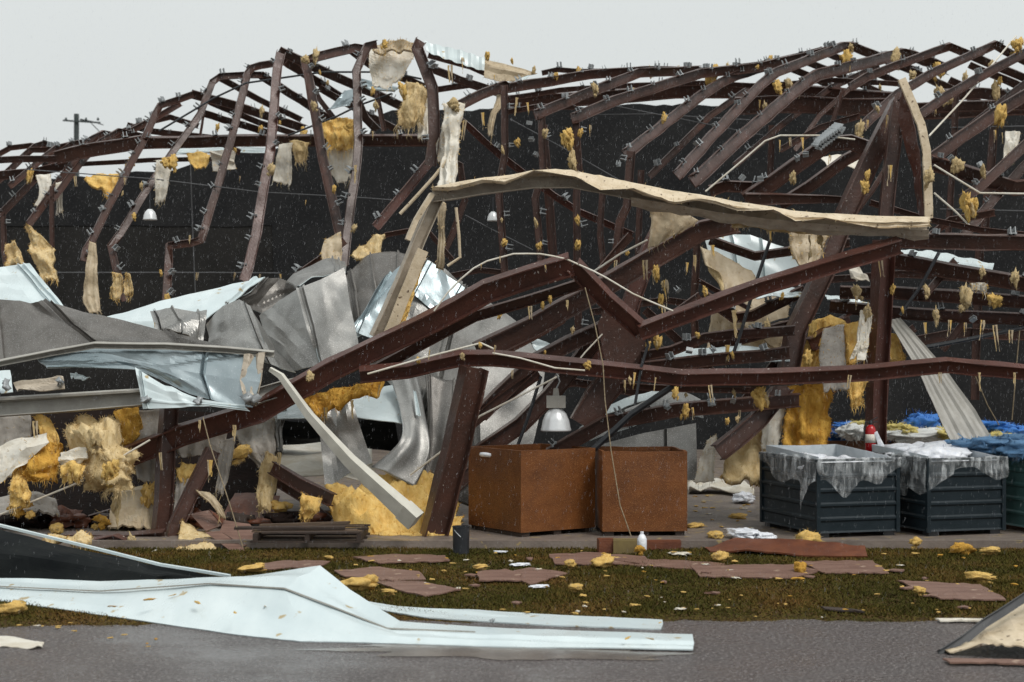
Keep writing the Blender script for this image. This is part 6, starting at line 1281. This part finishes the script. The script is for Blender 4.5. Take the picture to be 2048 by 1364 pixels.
board([(1250, 1117), (1370, 1120), (1450, 1127), (1445, 1140), (1260, 1130)], 'narrow brown board right of the amber wool before the rust bins', z=.025)
board([(1380, 1130), (1600, 1128), (1640, 1140), (1590, 1155), (1400, 1152)], 'long grey brown board below the bent fibreboard panel')
board([(1595, 1122), (1745, 1120), (1778, 1145), (1650, 1145)], 'clean reddish board beside the bent fibreboard panel', z=.035)
board([(1795, 1160), (1960, 1168), (2012, 1199), (1880, 1196)], 'reddish brown board lying on the grass near the right edge')
board([(705, 1113), (800, 1108), (890, 1110), (900, 1120), (760, 1126)], 'dull brown board on the grass left of the black can')
board([(505, 1128), (580, 1120), (660, 1122), (640, 1132), (520, 1138)], 'thin weathered board on the grass before the pallets')
board([(1640, 1212), (1722, 1220), (1730, 1224), (1650, 1217)], 'thin grey stick lying on the open grass', mat=WOODD)
board([(1885, 1316), (2000, 1318), (2060, 1320), (2060, 1326), (1900, 1324)], 'thin reddish strip lying on the road under the cream sheet', mat=WOOD)
board([(1870, 1236), (1960, 1237), (2010, 1241), (1880, 1241)], 'thin pale strip at the grass edge near the cream sheet', mat=VINYL)
for i in range(18):
    y = rnd.uniform(1110, 1215); x = rnd.uniform(660, 2030)
    if y > 1195 and x < 980: continue
    w_ = rnd.uniform(6, 20); h_ = rnd.uniform(1.2, 2.6)
    AUTO.append((x, y, 4, board([(x - w_, y), (x - w_ * .2, y - h_), (x + w_, y - h_ * .3), (x + w_ * .5, y + h_)], 'small splinter of brown board lying on the grass', WOOD, 'board_splinter', 'board', rnd.uniform(.03, .05))))
    AUTO[-1][3]['group'] = 'board splinters on the grass'
# bent fibreboard panel
sheet('fibreboard_panel', [[(1410, 1102, 20.2), (1470, 1076, 20.2), (1560, 1078, 20.1), (1660, 1082, 19.9), (1730, 1092, 19.6)], [(1420, 1104, 19.8), (1500, 1098, 19.6), (1580, 1108, 19.4), (1660, 1112, 19.3), (1735, 1116, 19.3)]], KRAFT, KRAFT, 'bent red brown fibreboard panel lying before the first slate bin', 'board', nz=.02, thick=.02, zmin=.03)
# brown fallen panels at left
pn = empty('wall_cladding', P(450, 1090, 20.4), 'brown brick patterned wall panel fallen against the lower left column', 'wall panel')
for i, q in enumerate(([(380, 1028), (418, 1020), (445, 1050), (412, 1062)], [(418, 1018), (452, 1040), (470, 1052), (446, 1052)], [(448, 1040), (500, 1048), (524, 1078), (488, 1092), (440, 1062)], [(410, 1064), (440, 1062), (486, 1094), (494, 1112), (470, 1108)])):
    mb = MB(); pts = [P(x, y, 21.4 - (y - 1015) * .014 - i * .03) for x, y in q]; n = len(pts)
    mb.add(pts + [p + Vector((0, .03, -.01)) for p in pts], [tuple(range(n)), tuple(range(n, 2 * n))[::-1]] + [(k, k + n, (k + 1) % n + n, (k + 1) % n) for k in range(n)]); mb.build('panel_piece', WOOD if i != 1 else KRAFT, pn)

# film on the slab near the first slate bin
lump('plastic_scrap', BAG[1], 1490, 1062, 20.5, 26, 'white plastic film bunched against the first slate bin foot', 'plastic scrap', ground=SLAB + .07, sq=(1.2, 1, .8))
lump('plastic_scrap', BAG[0], 1530, 1068, 20.3, 16, 'smaller white film wad under the first slate bin corner', 'plastic scrap', ground=SLAB + .05)
drape('long pale film roll lying on the slab behind the first slate bin', [[(1375, 968, 28), (1440, 960, 28), (1505, 968, 27.5)], [(1378, 976, 27), (1440, 974, 27), (1508, 992, 26)]], VINYL, VINYL, 0, VINYL, .08, .02, .0, name='plastic_scrap')
lump('plastic_scrap', BAG[0], 1487, 985, 25.5, 20, 'crumpled grey film ball beside the film roll', 'plastic scrap', ground=SLAB + .08)
for x, y, s, lab in ((1800, 1088, 10, 'white film wad at the gap between the slate bins'), (1360, 1112, 17, 'large white and yellow wool wad before the right rust bin'), (1000, 1108, 8, 'white scrap on the grass before the left rust bin'), (1040, 1134, 12, 'white shredded wad behind the split orange board'), (1078, 1178, 12, 'white shredded wad in the open grass below the split board')):
    lump('white_scrap', BAG[1] if s < 15 else FLAT[3], x, y, gy(y), s, lab, 'scrap', ground=.03, sq=(1.3, 1, .5))

# insulation scraps on the grass, larger ones by name
for x, y, s, me, lab, q in ((720, 1172, 30, 0, 'large amber wool pad beside the white peak on the grass', (1.3, 1, .5)), (505, 1140, 22, 0, 'flat amber wool pad behind the white peak', (1.5, 1, .3)), (1205, 1128, 24, 0, 'large amber wool pad on the board before the rust bins', (1.4, 1, .5)), (1140, 1132, 15, 1, 'pale yellow wool clump left of the amber pad', (1.3, 1, .6)),
                            (1616, 1082, 26, 1, 'pale wool clump resting on the bent fibreboard panel', (1.2, .8, .7)), (1600, 1140, 20, 2, 'bright amber wool clump on the boards below the fibreboard', (1.2, .8, .7)), (1440, 1117, 19, 1, 'tan wool clump left of the fibreboard panel', (1.4, 1, .6)), (1925, 1102, 20, 2, 'bright amber wool wedge before the middle slate bin', (1.2, 1, .7)),
                            (1980, 1105, 15, 1, 'pale wool clump right of the amber wedge', (1.4, 1, .5)), (1832, 1088, 14, 1, 'tan wool clump between the slate bin feet', (1.2, 1, .7)), (1960, 1158, 20, 1, 'long wool scrap trailing to the right edge', (1.6, 1, .5)), (1280, 1103, 11, 2, 'small amber wedge before the white jug', (1, 1, .8)),
                            (1840, 1186, 15, 1, 'wool clump on the corner of the right board', (1.3, 1, .5)), (1430, 1075, 20, 1, 'wool clump on the slab left of the first slate bin', (1.5, 1, .5)), (1475, 1037, 15, 1, 'yellow wool clump on the slab behind the first slate bin', (1.5, 1, .5)), (1390, 1055, 16, 1, 'yellow wool clump on the slab right of the rust bin', (1.5, 1, .4)), (25, 1222, 24, 1, 'tan wool scrap on the grass at the left edge', (1.3, 1, .6)), (960, 1138, 14, 1, 'pale wool on the corner of the small orange board', (1.4, 1, .4)),
                            (1150, 1180, 16, 1, 'yellow wool clump in the open grass below the amber pad', (1.2, 1, .5)), (778, 1188, 12, 1, 'tan wool bits beside the pointed board', (1.5, 1, .4))):
    g = SLAB if 1040 > y else (.05 if y > 1090 else SLAB)
    lump('insulation_scrap', FLAT[me], x, y, gy(y, g), s, lab, 'insulation', ground=g + .03, sq=(q[0], q[1], q[2] * 2.0))
for i in range(110):
    y = rnd.uniform(1112, 1242) if i % 4 else rnd.uniform(1105, 1150)
    x = rnd.uniform(640, 2040) if y < 1195 else rnd.uniform(980, 2040)
    if 1500 < x < 1760 and y < 1130: continue
    s = rnd.uniform(2.5, 6.5) * (1 + .6 * (rnd.random() < .15))
    AUTO.append((x, y, 4, lump('wool_scrap', rnd.choice(FLAT), x, y, gy(y), s, 'small pale insulation scrap scattered on the trampled grass', 'insulation', 'small insulation scraps on the grass', ground=.035, sq=(1.4, 1, .6))))
for i in range(26):
    y = rnd.uniform(975, 1070); x = rnd.uniform(1375, 1505)
    AUTO.append((x, y, 4, lump('wool_scrap', rnd.choice(FLAT), x, y, gy(y, SLAB), rnd.uniform(2.5, 6), 'small pale insulation scrap scattered on the wet slab', 'insulation', 'small insulation scraps on the slab', ground=SLAB + .012, sq=(1.6, 1, .4))))
for i in range(12):
    x = rnd.uniform(20, 340); y = 1200 + (x + 80) * .16 + rnd.uniform(0, 40)
    AUTO.append((x, y, 4, lump('wool_scrap', rnd.choice(FLAT), x, y, gy(y), rnd.uniform(2.5, 6), 'small pale insulation scrap in front of the big white sheet', 'insulation', 'small insulation scraps before the white sheet', ground=.03, sq=(1.4, 1, .5))))

# ------------------------------------------------------------------ grass
def grass():
    rg = np.random.default_rng(3)
    n = 290000
    x = rg.uniform(-9, 9.4, n); y = 13.3 + (20.28 - 13.3) * rg.random(n) ** 1.15
    ex_ = np.array([e[0] for e in edge])[::-1]; ey_ = np.array([e[1] for e in edge])[::-1]
    lim = np.interp(x, ex_, ey_)
    keep = y > lim - .03 + rg.exponential(.05, n) - .05
    x, y, lim = x[keep], y[keep], lim[keep]; n = len(x)
    pat = np.array([noise.noise(Vector((a * 1.1, b * 1.1, 0))) for a, b in zip(x, y)])
    h = (.016 + .024 * rg.random(n)) * (1 + .55 * pat)
    thin = np.clip((y - lim) / .5, .35, 1); h *= thin
    a = rg.uniform(0, 2 * np.pi, n); w = rg.uniform(.005, .011, n)
    lx = rg.normal(0, .022, n); ly = rg.normal(0, .022, n)
    V = np.empty((n, 3, 3))
    V[:, 0] = np.stack([x - w * np.cos(a), y - w * np.sin(a), np.zeros(n)], 1)
    V[:, 1] = np.stack([x + w * np.cos(a), y + w * np.sin(a), np.zeros(n)], 1)
    V[:, 2] = np.stack([x + lx, y + ly, h], 1)
    me = bpy.data.meshes.new('grass')
    me.vertices.add(3 * n); me.loops.add(3 * n); me.polygons.add(n)
    me.vertices.foreach_set('co', V.ravel())
    me.loops.foreach_set('vertex_index', np.arange(3 * n))
    me.polygons.foreach_set('loop_start', np.arange(0, 3 * n, 3))
    me.materials.append(GRASS); me.update(calc_edges=True)
    o = bpy.data.objects.new('grass', me); sc.collection.objects.link(o)
    tag(o, 'wet brown and olive grass strip between the road and the slab', 'grass', kind='stuff')
grass()

# ------------------------------------------------------------------ labels that say where each small scrap is
MARKS = [(152, 240, 'utility pole'), (205, 370, 'folded yellow wool flap'), (300, 430, 'small white lamp'), (445, 320, 'white facing square'), (562, 104, 'highest left rib tip'), (650, 150, 'crossing left ribs'), (675, 270, 'yellow wool drape'), (570, 330, 'white liner under the rafter'), (785, 90, 'cream wool crown'),
         (828, 215, 'thick tan wool drape'), (845, 85, 'torn post top'), (905, 210, 'rag above the gutter end'), (870, 385, 'gutter left end'), (1010, 170, 'first centre post top'), (1072, 230, 'second centre post top'), (1146, 236, 'third centre post top'), (1254, 306, 'fourth centre post top'), (1424, 150, 'square yellow wool chunk'), (1690, 92, 'first ridge peak'),
         (1804, 108, 'second ridge peak'), (1899, 93, 'third ridge peak'), (1990, 89, 'fourth ridge peak'), (2000, 230, 'bright yellow wool chunk'), (1655, 285, 'jammed clip stack'), (1805, 165, 'torn flange top'), (1855, 430, 'gutter right end'), (1600, 420, 'gutter right half'), (1345, 450, 'tan sheet under the gutter'), (1200, 365, 'gutter hump'), (1143, 525, 'raised beam peak'),
         (1284, 660, 'beam crossing'), (1112, 840, 'bell shaped lamp'), (1500, 600, 'large tan drape'), (1615, 830, 'amber curtain'), (1665, 700, 'grey ribbed facing'), (1768, 490, 'upright column top'), (1760, 600, 'upright column middle'), (1890, 735, 'corrugated strip top'), (1361, 762, 'black pipe bend'), (1540, 470, 'black rod top'), (2030, 380, 'bent right purlin end'),
         (920, 715, 'leaning column top'), (865, 1085, 'leaning column foot'), (600, 790, 'downspout top'), (235, 540, 'broken rib foot'), (338, 490, 'stepped rib foot'), (185, 490, 'long pale rag'), (690, 480, 'tall fan top'), (1870, 620, 'right purlins left ends'), (2030, 600, 'right purlins right ends'), (660, 1000, 'broken beam end'),
         (760, 1148, 'brick patterned board'), (835, 1178, 'pointed board'), (1000, 1150, 'small orange board'), (1080, 1152, 'split orange board'), (1205, 1115, 'board under the amber pad'), (1350, 1128, 'narrow brown board'), (1500, 1142, 'long grey brown board'), (1690, 1132, 'clean reddish board'), (1900, 1182, 'right reddish board'), (1570, 1100, 'bent fibreboard panel'),
         (1690, 1218, 'thin grey stick'), (920, 1105, 'black can'), (1284, 1100, 'white jug'), (1320, 1250, 'white strip end'), (1960, 1270, 'cream corrugated sheet'), (1925, 1102, 'amber wedge'), (720, 1172, 'amber pad by the peak'), (1078, 1178, 'lower shredded wad'), (1150, 1180, 'yellow clump in open grass'), (1960, 1158, 'long wool scrap'), (1487, 985, 'film ball'), (1500, 1060, 'bunched white film'),
         (1390, 1055, 'yellow clump by the rust bin'), (1430, 1075, 'clump by the first slate bin'), (1475, 1037, 'clump behind the slate bin'), (25, 1222, 'tan scrap at the left edge'), (1140, 1132, 'pale clump'), (1440, 1117, 'tan clump'), (1600, 1140, 'bright amber clump'), (30, 1288, 'white scrap on the road'), (250, 1235, 'sheet lower edge'), (1840, 1186, 'clump on the right board'), (700, 1250, 'big white sheet fold'), (395, 1205, 'middle of the white sheet'), (225, 1205, 'left part of the white sheet'), (530, 1215, 'seam of the white sheet'), (1300, 1277, 'right end of the white sheet'), (1440, 1000, 'film roll'), (1400, 1010, 'wet slab by the bin'), (1480, 1010, 'wet slab by the film'), (120, 1235, 'black sheet foot'), (330, 1250, 'grass below the white sheet'), (860, 1235, 'narrow white strip start')]
used = {}
for x, y, s, o in AUTO:
    ds_ = sorted((math.hypot(x - a, (y - b) * (1 if y < 1090 else 2)), a, b, n) for a, b, n in MARKS)
    noun = {'insulation_tuft': 'wool tuft', 'wool_scrap': 'pale wool scrap', 'loose_clip': 'loose bracket', 'hanging_shred': 'hanging shred', 'board_splinter': 'board splinter'}[o.name.split('.')[0]]
    size = ('tiny ' if s < 7.5 else 'small ' if s < 11 else 'ragged ') if noun == 'wool tuft' else 'small '
    opts = []
    for d, a, b, n in ds_[:3]:
        dx, dy = x - a, y - b
        vert = abs(dy) * (1 if y < 1090 else 2) > abs(dx)
        if y < 1090: rel = ('below' if dy > 0 else 'above') if vert else ('right of' if dx > 0 else 'left of')
        else: rel = ('in front of' if dy > 0 else 'behind') if vert else ('right of' if dx > 0 else 'left of')
        opts.append(f'{size}{noun} {rel} the {n}')
    (d0, _, _, n0), (d1, _, _, n1), (d2, _, _, n2) = ds_[:3]
    opts += [f'{size}{noun} near the {n0} towards the {n1}', f'{size}{noun} near the {n0} towards the {n2}', f'{size}{noun} between the {n0} and the {n1}', f'{size}{noun} between the {n1} and the {n2}']
    for l_ in opts:
        if l_ not in used and len(l_.split()) <= 16: break
    else:
        continue
    used[l_] = 1
    o['label'] = l_

# ------------------------------------------------------------------ puddle and rain
def water_material():
    m = mk('muddy_water_painted_reflection', (.20, .175, .155), (.13, .115, .105), 3, .16, 0, .06, 9)  # muddy beige base also carries the white sheet's reflection as colour
    return m
pt = []
for i in range(90):
    a = 2 * math.pi * i / 90
    k_ = 1 + .45 * noise.noise(Vector((math.cos(a) * 2.5, math.sin(a) * 2.5, 1))) + .2 * noise.noise(Vector((math.cos(a) * 9, math.sin(a) * 9, 4)))
    px, py = 1020 + 330 * math.cos(a) * k_, 1306 + 13 * math.sin(a) * k_ + 8 * math.cos(a)
    p = P(px, py, gy(py)); pt.append((p.x, p.y))
flat('puddle', pt, .0075, water_material())

def rain():
    rg = np.random.default_rng(11)
    n = 34000
    y = 11 + 24 * rg.random(n) ** .7
    x = (rg.random(n) - .5) * 2100 / FPX * y
    z = CAMZ + (rg.uniform(-620, 720, n)) / FPX * y
    k = z > .02; x, y, z = x[k], y[k], z[k]; n = len(x)
    ln = rg.uniform(.02, .05, n); w = rg.uniform(.0003, .0007, n) * (y / 20) ** .5
    V = np.empty((n, 5, 3))
    c = np.stack([x, y, z], 1)
    for i, a in enumerate((0, 2.1, 4.2)):
        V[:, i] = c + np.stack([w * math.cos(a), w * math.sin(a), -ln * .25], 1)
    V[:, 3] = c + np.stack([ln * .10, 0 * ln, ln * .75], 1)
    V[:, 4] = c + np.stack([-ln * .04, 0 * ln, -ln * .5], 1)
    F = np.array([(0, 1, 3), (1, 2, 3), (2, 0, 3), (1, 0, 4), (2, 1, 4), (0, 2, 4)])
    idx = (F[None] + 5 * np.arange(n)[:, None, None]).ravel()
    me = bpy.data.meshes.new('rain')
    me.vertices.add(5 * n); me.loops.add(len(idx)); me.polygons.add(len(idx) // 3)
    me.vertices.foreach_set('co', V.ravel()); me.loops.foreach_set('vertex_index', idx); me.polygons.foreach_set('loop_start', np.arange(0, len(idx), 3))
    m = mk('rain_water', (.55, .57, .6), None, 5, .15); me.materials.append(m); me.update(calc_edges=True)
    o = bpy.data.objects.new('rain', me); sc.collection.objects.link(o)
    tag(o, 'fine rain drops falling in front of the whole wreck', 'rain', kind='stuff')
rain()
for o in sc.objects:
    if o.parent is None and o.get('category') and not o.get('kind'): o['kind'] = 'thing'
